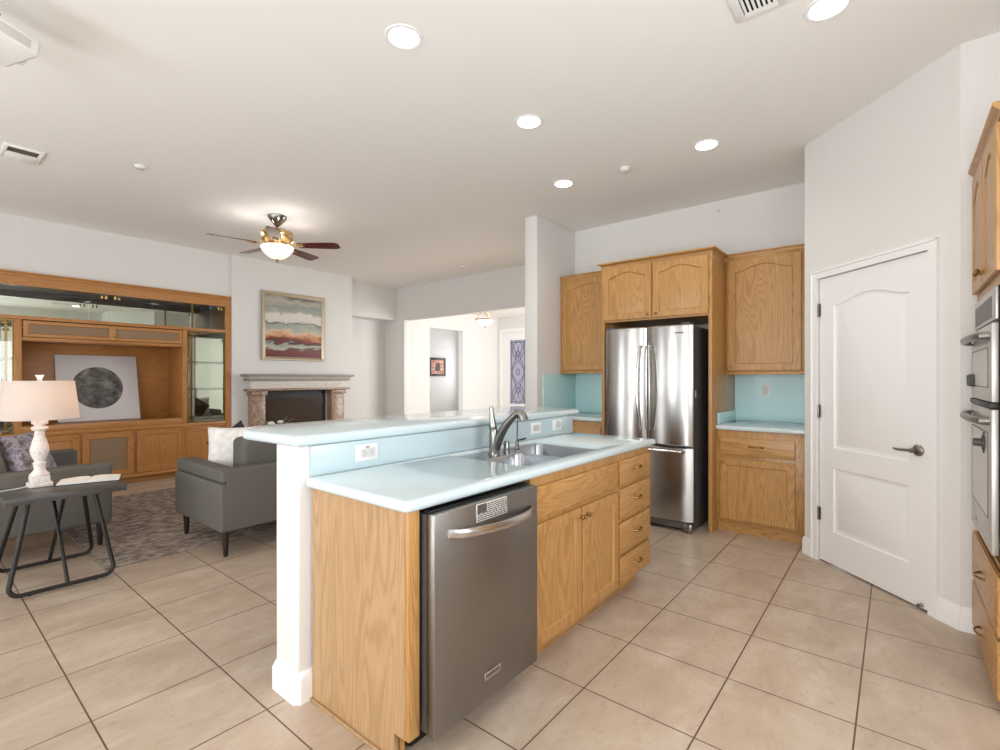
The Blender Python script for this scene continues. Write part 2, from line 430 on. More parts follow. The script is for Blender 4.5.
# window wall behind the camera side (three openings), unseen but it lights the room
mb = MB(); ys = [-1.1]
for y0, y1, z0, z1 in WINS: ys += [y0, y1]
ys.append(8.2)
for i in range(0, len(ys), 2): mb.box(-2.6, -2.5, ys[i], ys[i+1], 0, CZ)
for y0, y1, z0, z1 in WINS: mb.box(-2.6, -2.5, y0, y1, z1, CZ); mb.box(-2.6, -2.5, y0, y1, 0, z0)
struct('wall_west', mb, 'wall')
for k, (y0, y1, z0, z1) in enumerate(WINS):
    mb = MB()
    for a, b in ((y0, y0+.05), (y1-.05, y1), ((y0+y1)/2-.03, (y0+y1)/2+.03)): mb.box(-2.58, -2.52, a, b, z0, z1)
    mb.box(-2.58, -2.52, y0, y1, z0, z0+.05); mb.box(-2.58, -2.52, y0, y1, z1-.05, z1)
    struct('window_%d' % (k+1), mb, 'white')
def wall_hole(name, ax, f0, f1, a0, a1, z1, o):
    """wall slab across axis ax (0: runs along x, 1: along y) with one window opening o = (a0, a1, z0, z1)"""
    mb = MB(); b = (lambda p, q, u, v: mb.box(p, q, f0, f1, u, v)) if ax == 0 else (lambda p, q, u, v: mb.box(f0, f1, p, q, u, v))
    b(a0, o[0], 0, z1); b(o[1], a1, 0, z1); b(o[0], o[1], 0, o[2]); b(o[0], o[1], o[3], z1)
    struct(name, mb, 'wall')
def win_frame(name, ax, f, o):
    mb = MB(); b = (lambda p, q, u, v: mb.box(p, q, f-.025, f+.025, u, v)) if ax == 0 else (lambda p, q, u, v: mb.box(f-.025, f+.025, p, q, u, v))
    m = (o[0]+o[1])/2
    for p, q in ((o[0], o[0]+.05), (o[1]-.05, o[1]), (m-.02, m+.02)): b(p, q, o[2], o[3])
    b(o[0], o[1], o[2], o[2]+.05); b(o[0], o[1], o[3]-.05, o[3])
    struct(name, mb, 'white')
wall_hole('wall_south', 0, -1.1, -1.0, -2.5, 3.51, CZ, (.55, 1.95, 1.0, 2.2)); win_frame('window_4', 0, -1.06, (.55, 1.95, 1.0, 2.2))  # unseen window, its opening added to carry the light on this side
# living room wall with the opening for the built-in, the chimney breast and the niche beside it
EX0, EX1, EZ = -.62, 3.0, 2.47
mb = MB(); mb.box(-2.5, EX0, WY, WY+.75, 0, CZ); mb.box(EX0, EX1, WY, WY+.75, EZ, CZ); mb.box(EX0, EX1, WY+.66, WY+.75, 0, EZ)
struct('wall_north', mb, 'wall')
mb = MB(); mb.extrude_poly([(x, WY-.03, z) for x, z in ((EX1, 0), (3.43, 0), (3.43, 1.07), (4.45, 1.07), (4.45, 0), (4.985, 0), (4.985, CZ), (EX1, CZ))], (0, .78, 0))
struct('wall_chimney', mb, 'wall')
mb = MB(); mb.box(4.985, 6.15, 7.60, 7.78, 2.44, CZ); mb.box(4.985, 6.15, 7.95, 8.05, 0, 2.46)
mb.box(4.96, 5.0, 7.6, 8.05, 0, 2.44); mb.box(5.0, 6.15, 7.78, 7.95, 2.44, 2.50)
struct('wall_niche', mb, 'wall')
mb = MB(); mb.box(6.15, 6.30, 3.0, 8.05, 2.43, CZ+.1, .006); mb.box(6.15, 6.30, 7.36, 8.05, 0, 2.44, .012)
struct('wall_foyer_header', mb, 'wall')
# refrigerator wall, fin wall, pantry walls
struct('wall_east', MB().box(FX, FX+.12, .535, 2.99, 0, CZ), 'wall')
struct('wall_fin', MB().box(4.32, 6.3, 2.99, 3.155, 0, CZ, .012, 3), 'wall')
struct('wall_pantry_return', MB().box(4.33, FX+.12, .43, .535, 0, CZ), 'wall')
K = 3.775
DA = V((-.70711, -.70711, 0)); DN = V((-.70711, .70711, 0)); DO = V((4.207, .432, 0))   # pantry door frame: left end, along, outward
def dp(a, d, z): return DO + DA*a + DN*d + ZV*z
P0, P1 = V((4.31, .535, 0)), V((3.51, -.265, 0))
mb = MB()
def dwall(a0, a1, z0, z1, d0=-.115, d1=0.0):
    pts = [dp(a0, d0, z0), dp(a1, d0, z0), dp(a1, d1, z0), dp(a0, d1, z0)]
    mb.extrude_poly(pts, (0, 0, z1-z0))
aL = (P0-DO).dot(DA); aR = (P1-DO).dot(DA)
dwall(aL, -.012, 0, CZ); dwall(.818, aR, 0, CZ); dwall(-.012, .818, 2.043, CZ)
struct('wall_pantry', mb, 'wall')
struct('wall_pantry_side', MB().box(3.51, 3.62, -1.1, -.262, 0, CZ), 'wall')
# unseen dark panel added inside the pantry so the door gap stays dark
struct('pantry_shade_panel', MB().extrude_poly([dp(-.1, -.3, 0), dp(.9, -.3, 0), dp(.9, -.32, 0), dp(-.1, -.32, 0)], (0, 0, 2.2)), 'gap')
# foyer walls
mb = MB()
mb.box(6.30, 7.47, 8.07, 8.22, 0, 2.9); mb.box(8.55, 10.0, 8.07, 8.22, 0, 2.9); mb.box(7.47, 8.55, 8.07, 8.22, 2.44, 2.9)
struct('wall_foyer', mb, 'wall')
struct('wall_foyer_hall', MB().box(6.9, 10.6, 9.6, 9.7, 0, 2.9), 'wall')
mb = MB(); mb.box(9.85, 10.0, 7.93, 8.22, 0, 2.9); mb.box(9.85, 10.0, 3.0, 6.95, 0, 2.9); mb.box(9.85, 10.0, 6.95, 7.93, 2.50, 2.9)
struct('wall_foyer_front', mb, 'wall')
wall_hole('wall_foyer_right', 0, 2.98, 3.1, 6.3, 10.0, 2.9, (7.05, 9.35, .75, 2.65)); win_frame('window_5', 0, 3.02, (7.05, 9.35, .75, 2.65))  # window invented out of view to carry the foyer fill light
wall_hole('wall_hall_end', 1, 10.0, 10.1, 8.22, 9.7, 2.9, (8.42, 9.38, .85, 2.35)); win_frame('window_6', 1, 10.06, (8.42, 9.38, .85, 2.35))  # opening and frame added around the hall fill light, unseen
# bar wall behind the island
struct('wall_bar', MB().box(1.022, 3.17, 1.882, 2.064, 0, 1.042, .010, 3), 'wall')
# baseboards
BH = .125
def base_prof(o0, o1, out):
    """baseboard between two floor points, out = outward unit"""
    o0, o1, out = V(o0), V(o1), V(out); mb = MB()
    pr_ = [(0, 0), (.016, 0), (.016, BH-.03), (.010, BH-.012), (.006, BH), (0, BH)]
    mb.rings([[o0 + out*a + ZV*z for a, z in pr_], [o1 + out*a + ZV*z for a, z in pr_]])
    return mb
mb = MB()
def chamf(o, c): return [(1.022-o+c, 1.882-o), (1.10, 1.882-o), (1.10, 2.064+o), (1.022-o+c, 2.064+o), (1.022-o, 2.064+o-c), (1.022-o, 1.882-o+c)]
mb.rings([[V((x, y, z)) for x, y in chamf(o, .022)] for o, z in ((.018, 0), (.018, BH-.03), (.010, BH-.008), (.003, BH))]); mb.box(1.04, 3.17, 2.0645, 2.080, 0, BH, .006); 
struct('baseboard_bar', mb, 'white')
struct('baseboard_pantry_left', base_prof(dp(aL-.005, 0, 0), dp(-.067, 0, 0), DN), 'white')
struct('baseboard_pantry_right', base_prof(dp(.875, 0, 0), dp(aR+.006, 0, 0), DN), 'white')
struct('baseboard_pantry_side', base_prof((3.51, -.260, 0), (3.51, -.50, 0), (-1, 0, 0)), 'white')
struct('baseboard_fin', base_prof((4.30, 2.99, 0), (4.30, 3.155, 0), (-1, 0, 0)), 'white')
struct('baseboard_foyer', base_prof((8.55, 8.07, 0), (9.83, 8.07, 0), (0, -1, 0)), 'white')
# pantry door casing
def casing(mb, a0, a1, z0, z1):
    mb.extrude_poly([dp(a0, 0, z0), dp(a1, 0, z0), dp(a1, .014, z0), dp(a0, .014, z0)], (0, 0, z1-z0))
mb = MB(); casing(mb, -.067, -.010, 0, 2.093); casing(mb, .818, .875, 0, 2.093); casing(mb, -.010, .818, 2.036, 2.093)
casing(mb, -.067, -.052, 0, 2.0931)
mb.extrude_poly([dp(-.067, .014, 0), dp(-.050, .014, 0), dp(-.054, .020, 0), dp(-.067, .020, 0)], (0, 0, 2.093))
mb.extrude_poly([dp(.858, .014, 0), dp(.875, .014, 0), dp(.875, .020, 0), dp(.862, .020, 0)], (0, 0, 2.093))
mb.extrude_poly([dp(-.067, .014, 2.076), dp(.875, .014, 2.076), dp(.875, .020, 2.079), dp(-.067, .020, 2.079)], (0, 0, .014))
struct('trim_1', mb, 'white')
# pantry door: two moulded panels, the upper one arched
DW_, D0 = .806, -.018
def door_zone(mb, z0, z1, px0, px1, pz0, pz1, arch):
    def ol(k): return outline(px0+k, px1-k, pz0+k, pz1-k, arch, 20)
    def outer():
        P = [(0, z0), (DW_, z0)]
        for i in range(21): P.append((DW_*(1-i/20), z1))
        return P
    R = [(outer(), D0-.02), (outer(), D0+.012), (ol(0), D0+.012), (ol(.008), D0+.004), (ol(.020), D0+.002), (ol(.030), D0+.002), (ol(.045), D0+.008)]
    mb.rings([[dp(a, d, z) for a, z in r] for r, d in R])
mb = MB(); door_zone(mb, .012, .765, .122, .686, .238, .690, 0); door_zone(mb, .765, 2.032, .126, .686, .828, 1.882, .055)
door = mb.build('door_1', 'white', None, 25); door['kind'] = 'structure'
for z in (.34, 1.08, 1.81):
    hb = MB(); hb.lathe(dp(-.004, .004, z-.045), ZV, [(.0055, 0), (.0055, .09)], 10); hb.lathe(dp(-.004, .004, z-.049), ZV, [(.004, 0), (.004, .098)], 10)
    hb.extrude_poly([dp(-.004, -.004, z-.045), dp(.012, -.004, z-.045), dp(.012, -.002, z-.045), dp(-.004, -.002, z-.045)], (0, 0, .09)); hb.build('hinge', 'nickel', door)
hb = MB(); hb.lathe(dp(.748, -.006, .905), DN, [(.033, 0), (.032, .008), (.024, .013), (.012, .016), (.011, .045), (.014, .05), (.010, .056)], 24)
hb.tube([dp(.748, .042, .905), dp(.728, .046, .905), dp(.70, .046, .903), dp(.67, .045, .900), dp(.645, .043, .902), dp(.635, .040, .904)], lambda q: .0095-.003*q, 10)
hb.build('door_handle', 'nickel', door)
MB().lathe(dp(.768, -.006, .03), DN, [(.011, 0), (.011, .006), (.006, .010), (.006, .02), (.009, .021), (.009, .028)], 14).build('door_stop', 'nickel', door)
# front door with leaded glass, far down the foyer
mb = MB()
Y0, Y1, GY0, GY1, GZ0, GZ1 = 6.98, 7.90, 7.17, 7.69, .64, 2.28
mb.box(9.88, 9.93, Y0-.03, GY0, 0, 2.499); mb.box(9.88, 9.93, GY1, Y1+.03, 0, 2.499); mb.box(9.88, 9.93, GY0, GY1, GZ1, 2.499); mb.box(9.88, 9.93, GY0, GY1, 0, GZ0)
for a, b, c, d in ((GY0-.03, GY0+.01, GZ0-.03, GZ1+.03), (GY1-.01, GY1+.03, GZ0-.03, GZ1+.03), (GY0, GY1, GZ0-.03, GZ0+.01), (GY0, GY1, GZ1-.01, GZ1+.03)): mb.box(9.868, 9.89, a, b, c, d, .004)
d2 = struct('door_2', mb, 'white')
MB().box(9.90, 9.908, GY0, GY1, GZ0, GZ1).build('glass_pane', 'frost', d2)
mb = MB(); gy, gw, gh = (GY0+GY1)/2, (GY1-GY0), (GZ1-GZ0)
def came(pts): mb.tube([(9.897, gy+y*gw/2, GZ0+z*gh) for y, z in pts], .008, 5)
for sg in (-1, 1):
    came([(sg*.8, 0), (sg*.8, 1)])
    came([(sg*(.62*abs(math.sin(PI*(3*i/36)))+.06), i/36) for i in range(37)])
    came([(sg*(.8-.55*math.sin(PI*(2*i/36))**2), i/36) for i in range(37)])
came([(0, .1), (0, .3)]); came([(0, .7), (0, .9)])
came([(-.8, .04), (.8, .04)]); came([(-.8, .96), (.8, .96)])
for zc in (.22, .5, .78): came([(.2*math.cos(i*PI/6), zc+.05*math.sin(i*PI/6)) for i in range(13)])
mb.build('lead_came', 'lead', d2)
mb = MB()
for a, b, c, d in ((Y0-.09, Y0-.01, 0, 2.48), (Y1+.01, Y1+.09, 0, 2.48), (Y0-.09, Y1+.09, 2.48, 2.57)): mb.box(9.83, 9.849, a, b, c, d)
struct('trim_2', mb, 'white')

# ------------------------------------------------------------------ island
# end panel
p = thing('end_panel', 'pale oak end panel closing the near end of the kitchen island', 'cabinet panel', (1.10, 1.56, 0))
mb = MB(); mb.box(1.075, 1.094, 1.34, 1.864, 0, .872); mb.box(1.075, 1.094, 1.283, 1.3399, .10, .872)
mb.build('panel', 'oak_pale', p)
MB().box(1.0755, 1.124, 1.264, 1.2825, .10, .872, .002).build('stile', 'oak_z', p)
MB().box(1.100, 1.118, 1.335, 1.36, 0, .099).build('toe_kick', 'oak_z', p)
MB().box(1.064, 1.0745, 1.30, 1.866, 0, .012, .003).build('shoe_strip', 'oak_pale', p)
# sink base cabinet
FY = 1.265
p = thing('sink_base_cabinet', 'oak sink base cabinet with two doors, between the dishwasher and the drawers', 'cabinet', (2.2, 1.57, 0))
mb = MB(); mb.box(1.775, 2.640, FY, FY+.02, .10, .872); mb.box(1.775, 1.793, FY+.02, 1.86, .10, .872); mb.box(2.622, 2.640, FY+.02, 1.86, .10, .872); mb.box(1.793, 2.622, FY+.02, 1.86, .10, .118)
mb.build('body', 'oak_z', p)
MB().box(1.775, 2.640, 1.33, 1.35, 0, .10).build('toe_kick', 'oak_x', p)
fb = slab(MB(), (1.795, FY-.001, .685), X_, -Y_, .832, .145, .019).build('false_front', 'oak_x', p)
for x0, x1, kx in ((1.795, 2.203, 2.178), (2.215, 2.627, 2.242)):
    d = framed(MB(), (x0, FY-.001, .105), X_, -Y_, x1-x0, .555, .019, .055, field=0).build('door', 'oak_z', p)
    knob(d, (kx, FY-.020, .618), -Y_)
# drawer cabinet
p = thing('drawer_cabinet', 'oak four drawer cabinet at the far end of the kitchen island', 'cabinet', (2.87, 1.57, 0))
mb = MB(); mb.box(2.641, 3.108, FY, 1.864, .10, .872, .002); mb.build('body', 'oak_z', p)
MB().box(2.641, 3.06, 1.33, 1.36, 0, .10).build('toe_kick', 'oak_x', p)
for z0, z1 in ((.690, .836), (.489, .668), (.288, .467), (.107, .266)):
    d = slab(MB(), (2.655, FY-.001, z0), X_, -Y_, .445, z1-z0, .019).build('drawer', 'oak_x', p)
    pull(d, (2.88, FY-.020, (z0+z1)/2+.01), X_, -Y_)
# dishwasher, pulled a little proud of the cabinets
p = thing('dishwasher', 'stainless steel dishwasher standing proud at the near end of the island', 'dishwasher', (1.45, 1.5, 0))
mb = MB(); mb.box(1.150, 1.755, 1.315, 1.84, .10, .862, .004); mb.build('tub', 'darkside', p)
mb = MB(); mb.box(1.141, 1.744, 1.222, 1.30, .100, .853, .004, 2); mb.build('door_liner', 'darkside', p)
mb = MB(); mb.rings([[V((x, y, z)) for x, z in ((1.139, .098), (1.746, .098), (1.746, .857), (1.139, .857))] for y in (1.248, 1.206)]); mb.bevel(mb.bm.verts[:], .004, 2)
dw = mb.build('door', 'steel_dw', p)
MB().box(1.150, 1.735, 1.2495, 1.30, .8535, .861, .002).build('control_strip', 'black', p)
pts = []
for i in range(17):
    q = i/16; x = 1.20+.49*q; b_ = 1-(2*q-1)**2
    pts.append((x, 1.200-.052*min(1, b_**.5), .782-.016*q - .006*b_))
mb = MB(); P_ = [V(a) for a in pts]
rs = []
for i, q in enumerate(P_):
    ww = .010 if 0 < i < 16 else .008
    rs.append([q+V((0, ww*math.cos(k*PI/6), .017*math.sin(k*PI/6))) for k in range(12)])
mb.rings(rs); mb.build('handle', 'steel_bright', dw)
MB().box(1.392, 1.490, 1.2020, 1.2055, .178, .207, .001).build('badge', 'steel_bright', dw)
MB().box(1.400, 1.482, 1.2010, 1.2022, .186, .199).build('badge_plate', 'steel_dw', dw)
MB().box(1.150, 1.740, 1.34, 1.36, .01, .095).build('toe_panel', 'black', p)
for x in (1.17, 1.70): MB().lathe((x, 1.38, 0), ZV, [(.014, 0), (.014, .01), (.007, .012), (.007, .105)], 10).build('levelling_foot', 'blackmetal', p)
# flag plate stuck on the dishwasher door
p = thing('flag_magnet', 'small silver flag plate stuck above the dishwasher handle', 'magnet', (1.436, 1.2035, .785))
MB().box(1.346, 1.528, 1.2012, 1.2055, .786, .853, .002).build('plate', 'magnet', p)
MB().box(1.350, 1.402, 1.1998, 1.2014, .818, .850).build('canton', 'magdark', p)
mb = MB(); rr = random.Random(3)
for r_ in range(8):
    z = .791+r_*.0075; x = 1.352 if z < .814 else 1.408
    while x < 1.517:
        L = rr.uniform(.006, .018); mb.box(x, min(x+L, 1.524), 1.1998, 1.2014, z, z+.0035); x += L+rr.uniform(.003, .007)
mb.build('stripe', 'magdark', p)
# counter with the sink cut out
CX0, CX1, CY0, CY1, CT0, CT1 = 1.045, 3.19, 1.240, 1.880, .873, .914
SX0, SX1, SY0, SY1 = 1.82, 2.605, 1.325, 1.830
mb = MB()
out_ = [(CX0, CY0), (CX1, CY0), (CX1, CY1), (CX0, CY1)]
def rrect(x0, x1, y0, y1, r, n=5):
    P = []
    for cx, cy, a0 in ((x1-r, y0+r, -PI/2), (x1-r, y1-r, 0), (x0+r, y1-r, PI/2), (x0+r, y0+r, PI)):
        for i in range(n+1): a = a0+PI/2*i/n; P.append((cx+r*math.cos(a), cy+r*math.sin(a)))
    return P
def nosed(mb, x0, x1, y0, y1, z0, z1, hole=None, r=.018, cr=.02):
    """slab with a rounded nosing, optionally with a rounded hole"""
    rings = []; k = 6
    for i in range(k+1):
        a = -PI/2+PI*i/k; ins = r*(1-math.cos(a)); zz = (z0+z1)/2+(z1-z0)/2*math.sin(a)
        rings.append([V((x, y, zz)) for x, y in rrect(x0+ins, x1-ins, y0+ins, y1-ins, max(cr-ins*.5, .004))])
    if hole is None:
        mb.rings(rings); return
    hx0, hx1, hy0, hy1, hr = hole
    rings.append([V((x, y, z1)) for x, y in rrect(hx0-.004, hx1+.004, hy0-.004, hy1+.004, hr)])
    rings.append([V((x, y, z1-.004)) for x, y in rrect(hx0, hx1, hy0, hy1, hr)])
    rings.append([V((x, y, z0)) for x, y in rrect(hx0, hx1, hy0, hy1, hr)])
    rings.append(rings[0])
    R = [[mb.bm.verts.new(p) for p in r_] for r_ in rings[:-1]]; R.append(R[0])
    n = len(R[0])
    for a, b in zip(R, R[1:]):
        for i in range(n): j = (i+1) % n; mb.bm.faces.new((a[i], a[j], b[j], b[i]))
mb = MB(); nosed(mb, CX0, CX1, CY0, CY1, CT0, CT1, (SX0, SX1, SY0, SY1, .05)); 
tag(mb.build('island_countertop', 'top', None, 50), 'long pale blue countertop of the island around the sink', 'countertop')
tag(MB().box(1.072, 3.165, 1.869, 1.881, .915, 1.040, .002).build('backsplash', 'splash'), 'low blue backsplash between the island counter and the raised bar', 'backsplash')
mb = MB(); mb.prism([(.998, 1.850), (3.235, 1.850), (3.235, 2.45), (1.135, 2.45), (.975, 2.285)], 1.043, 1.087, .019, 4)
tag(mb.build('bar_top', 'top', None, 50), 'raised pale blue bar top with a clipped corner on the half wall', 'countertop')
# sink
p = thing('kitchen_sink', 'double bowl stainless steel sink set in the island counter', 'sink', (2.25, 1.58, .68))
def basin(x0, x1, y0, y1, zt, dep, r):
    mb = MB(); R = []
    for ins, z in ((0, zt), (.004, zt-.010), (.010, zt-dep+.05), (.022, zt-dep+.018), (.05, zt-dep)):
        R.append([V((x, y, z)) for x, y in rrect(x0+ins, x1-ins, y0+ins, y1-ins, r)])
    mb.rings(R, False, True)
    return mb
mb = MB()
zt = .8985
BAS = [(1.832, 2.195, 1.337, 1.655), (2.222, 2.596, 1.337, 1.795)]
# deck plate built from strips around the bowls
mb.box(SX0-.006, SX1+.006, 1.660, 1.848, zt-.004, zt-.0005) if False else None
def strip(x0, x1, y0, y1): mb.box(x0, x1, y0, y1, zt-.003, zt)
zd = zt-.0035
for x0, x1, y0, y1 in BAS:
    ox0, ox1, oy0, oy1 = (SX0-.010 if x0 < 2 else 2.2085), (SX1+.010 if x0 > 2 else 2.2085), SY0-.010, SY1+.010
    a_ = rrect(x0, x1, y0, y1, .05, 5); b_ = rrect(ox0, ox1, oy0, oy1, .004, 5)
    A_ = [mb.bm.verts.new((x, y, zt)) for x, y in a_]; B_ = [mb.bm.verts.new((x, y, zt)) for x, y in b_]
    for i in range(len(A_)): j = (i+1) % len(A_); mb.bm.faces.new((A_[i], A_[j], B_[j], B_[i]))
mb.build('deck', 'sinkm', p)
for x0, x1, y0, y1 in BAS:
    b = basin(x0, x1, y0, y1, zt, .19, .05).build('basin', 'sinkm', p)
    MB().lathe(((x0+x1)/2, (y0+y1)/2, zt-.1895), ZV, [(.045, 0), (.043, .003), (.03, .001), (.0, .001)], 20).build('drain', 'chrome', b)
# faucet
fx, fy = 2.075, 1.725
p = thing('kitchen_faucet', 'tall nickel pull-out faucet with upright lever behind the island sink', 'faucet', (fx, fy, zt))
MB().lathe((fx, fy, zt), ZV, [(.034, 0), (.034, .006), (.028, .012), (.0265, .05), (.027, .10), (.025, .13), (.022, .14)], 24).build('body', 'chrome', p)
MB().lathe((fx-.002, fy+.004, zt+.137), V((-.06, .06, 1)), [(.021, 0), (.024, .01), (.021, .03), (.014, .075), (.011, .118), (.010, .126), (.004, .130)], 18).build('lever', 'chrome', p)
sp_pts = []
ctrl = [V((fx, fy-.012, zt+.03)), V((fx+.002, fy-.035, zt+.110)), V((fx+.006, fy-.085, zt+.185)), V((fx+.012, fy-.150, zt+.232))]
for i in range(13):
    q = i/12; sp_pts.append(ctrl[0]*(1-q)**3 + ctrl[1]*3*q*(1-q)**2 + ctrl[2]*3*q*q*(1-q) + ctrl[3]*q**3)
MB().tube(sp_pts, lambda q: .026-.007*q, 14).build('spout', 'chrome', p)
e0 = sp_pts[-1]
hd = MB(); hd.tube([e0-V((0, -.01, -.001)), e0+V((.002, -.016, .003)), e0+V((.003, -.030, -.004)), e0+V((.004, -.040, -.020)), e0+V((.004, -.044, -.034))], lambda q: .020+.004*q, 14)
hd.build('spray_head', 'chrome', p)
# soap dispensers, filter tap
mk = lambda x, y, r, h, nm, lb: tag(MB().lathe((x, y, zt), ZV, [(r*1.15, 0), (r*1.15, .004), (r, .007), (r, h-.004), (r*.85, h)], 18).build(nm, 'chrome'), lb, 'sink fitting')
mk(2.200, 1.735, .017, .060, 'soap_dispenser', 'short nickel cylinder soap cap just right of the faucet')
mk(2.150, 1.765, .014, .055, 'air_gap', 'smaller dark nickel cap half behind the faucet spout')
p = thing('filter_tap', 'slim filtered water tap with a tiny black lever beside the faucet', 'tap', (2.30, 1.735, zt))
mb = MB(); mb.lathe((2.30, 1.735, zt), ZV, [(.018, 0), (.018, .004), (.012, .008), (.011, .045), (.006, .050)], 14); mb.build('base', 'chrome', p)
pts = [(2.30, 1.735, zt+.04), (2.30, 1.733, zt+.12), (2.298, 1.728, zt+.17)] + [(2.298, 1.700-.028*math.cos(a), zt+.178+.028*math.sin(a)) for a in [PI-PI*i/7 for i in range(8)]]
MB().tube(pts, .0042, 8).build('spout', 'chrome', p)
MB().tube([(2.30, 1.732, zt+.054), (2.315, 1.710, zt+.060), (2.333, 1.695, zt+.066)], .005, 8).build('lever', 'black', p)
# wall outlets
def outlet(name, O, A, N, w_, h_, kind, label, group=None):
    O, A, N = V(O), V(A).normalized(), V(N).normalized()
    p = thing(name, label, 'outlet', O, group)
    def bx(a0, a1, z0, z1, d0, d1, mb): 
        pts = [O+A*a0+ZV*z0+N*d0, O+A*a1+ZV*z0+N*d0, O+A*a1+ZV*z0+N*d1, O+A*a0+ZV*z0+N*d1]
        mb.extrude_poly(pts, (0, 0, z1-z0))
    mb = slab(MB(), O-A*w_/2-ZV*h_/2, A, N, w_, h_, .006, .003); mb.build('cover_plate', 'plastic', p)
    mb = MB(); slots = []
    hz = w_ > h_
    if kind == 'socket':
        bx(-w_*.31, w_*.31, -h_*.27, h_*.27, .006, .009, mb)
        for s_ in (-1, 1):
            ca, cz = (s_*w_*.17, 0) if hz else (0, s_*h_*.16)
            mk_ = MB(); slots.append(mk_)
            for k in (-1, 1):
                if hz: bx(ca-.004, ca+.004, cz+k*.007-.0012, cz+k*.007+.0012, .009, .0096, mk_)
                else: bx(ca+k*.006-.001, ca+k*.006+.001, cz-.004, cz+.004, .009, .0096, mk_)
            if hz: bx(ca+.010-.002, ca+.010+.002, cz-.002, cz+.002, .009, .0096, mk_)
            else: bx(ca-.002, ca+.002, cz-.011, cz-.007, .009, .0096, mk_)
        if hz: mk_ = MB(); slots.append(mk_); bx(-.010, .010, h_*.30, h_*.38, .006, .0072, mk_)
    elif kind == 'rocker':
        for k in (-1, 0, 1): bx(-w_*.30, w_*.30, k*h_*.2-h_*.08, k*h_*.2+h_*.08, .006, .010, mb)
        for k in (-1, 1): mk_ = MB(); slots.append(mk_); bx(-w_*.30, w_*.30, k*h_*.1-.0012, k*h_*.1+.0012, .006, .007, mk_)
    elif kind == 'upright':
        bx(-w_*.24, w_*.24, -h_*.3, h_*.3, .006, .009, mb)
        for s_ in (-1, 1):
            mk_ = MB(); slots.append(mk_)
            for k in (-1, 1): bx(k*.006-.001, k*.006+.001, s_*h_*.16-.004, s_*h_*.16+.004, .009, .0096, mk_)
    mb.build('insert', 'plastic_grey', p); [k_.build('slot', 'label', p) for k_ in slots]
    return p
outlet('power_outlet', (1.345, 1.869, .983), X_, -Y_, .120, .074, 'socket', 'white double socket on the blue backsplash nearest the camera')
outlet('light_switch', (2.685, 1.869, .986), X_, -Y_, .115, .074, 'rocker', 'white switch plate on the blue backsplash just right of the faucet')
outlet('power_outlet', (2.950, 1.869, .987), X_, -Y_, .112, .074, 'socket', 'white socket on the blue backsplash at the far end of the island')
outlet('power_outlet', (FX-.012, .945, 1.20), Y_, -X_, .07, .115, 'upright', 'white upright socket on the aqua wall splash right of the refrigerator')

# ------------------------------------------------------------------ refrigerator wall
p = thing('refrigerator', 'stainless steel french door refrigerator between oak side panels', 'refrigerator', (4.6, 1.735, 0))
RY0, RY1 = 1.330, 2.140
MB().box(4.275, 5.03, RY0+.006, RY1-.006, .03, 1.765, .006).build('cabinet', 'darkside', p)
def bowed(y0, y1, z0, z1, x_, bow, mb, yc, half):
    R = []; n = 14
    def xs(y, ins): q = (y-yc)/half; return x_ + bow*q*q + ins
    for z, ins in ((z0, .010), (z0+.008, 0), (z1-.008, 0), (z1, .010)):
        ring = [V((4.262, y1, z)), V((4.262, y0, z))]
        e = .012
        for i in range(n+1):
            y = y0+(y1-y0)*i/n; edge = min(y-y0, y1-y); k = e-math.sqrt(max(0, e*e-(e-min(e, edge))**2))
            ring.append(V((xs(y, ins)+k, y, z)))
        R.append(ring)
    mb.rings(R); return mb
YC, HF = (RY0+RY1)/2, (RY1-RY0)/2
for y0, y1, hy, sg in ((RY0, YC-.004, YC-.040, 1), (YC+.004, RY1, YC+.040, -1)):
    yc_, hf_ = (y0+y1)/2, (y1-y0)/2
    d = bowed(y0, y1, .735, 1.775, 4.196, .030, MB(), yc_, hf_).build('door', 'steel', p, 30)
    pts = [(4.205, hy, 1.60)]
    for i in range(13):
        q = i/12; pts.append((4.178-.034*math.sin(PI*q)**.7, hy-sg*.018*math.sin(PI*q), 1.605-.75*q))
    pts.append((4.205, hy, .86))
    MB().tube(pts, .0115, 10).build('handle', 'steel_bright', d)
    if sg == 1: MB().box(4.1985, 4.203, 1.40, 1.505, 1.700, 1.709).build('badge', 'darkside', d)
fz = bowed(RY0, RY1, .085, .722, 4.196, .030, MB(), YC, HF).build('freezer_drawer', 'steel', p, 30)
mb = MB(); pts = [(4.205, 2.07, .685)] + [(4.168-.018*math.sin(PI*i/12), 2.06-.65*i/12, .690) for i in range(13)] + [(4.205, 1.40, .685)]
mb.tube(pts, .0125, 10); mb.build('handle', 'steel_bright', fz)
mb = MB(); mb.box(4.222, 4.275, RY0+.01, RY1-.01, .03, .082, .004)
mb.build('base_grille', 'darkside', p)
mb = MB(); mb.box(4.205, 4.26, RY0+.004, RY0+.075, .012, .080, .010); mb.lathe((4.235, RY0+.035, 0), ZV, [(.02, 0), (.02, .02)], 12); mb.build('foot', 'nickel', p)
mb = MB(); mb.box(4.205, 4.26, RY1-.075, RY1-.004, .012, .080, .010); mb.lathe((4.235, RY1-.035, 0), ZV, [(.02, 0), (.02, .02)], 12); mb.build('foot', 'nickel', p)
for y in (RY0+.06, RY1-.06): MB().box(4.22, 4.33, y-.035, y+.035, 1.772, 1.792, .006).build('hinge_cover', 'darkside', p)
MB().box(4.30, 4.325, RY0+.0035, RY0+.0062, 1.15, 1.21).build('side_sticker', 'plastic_grey', p)

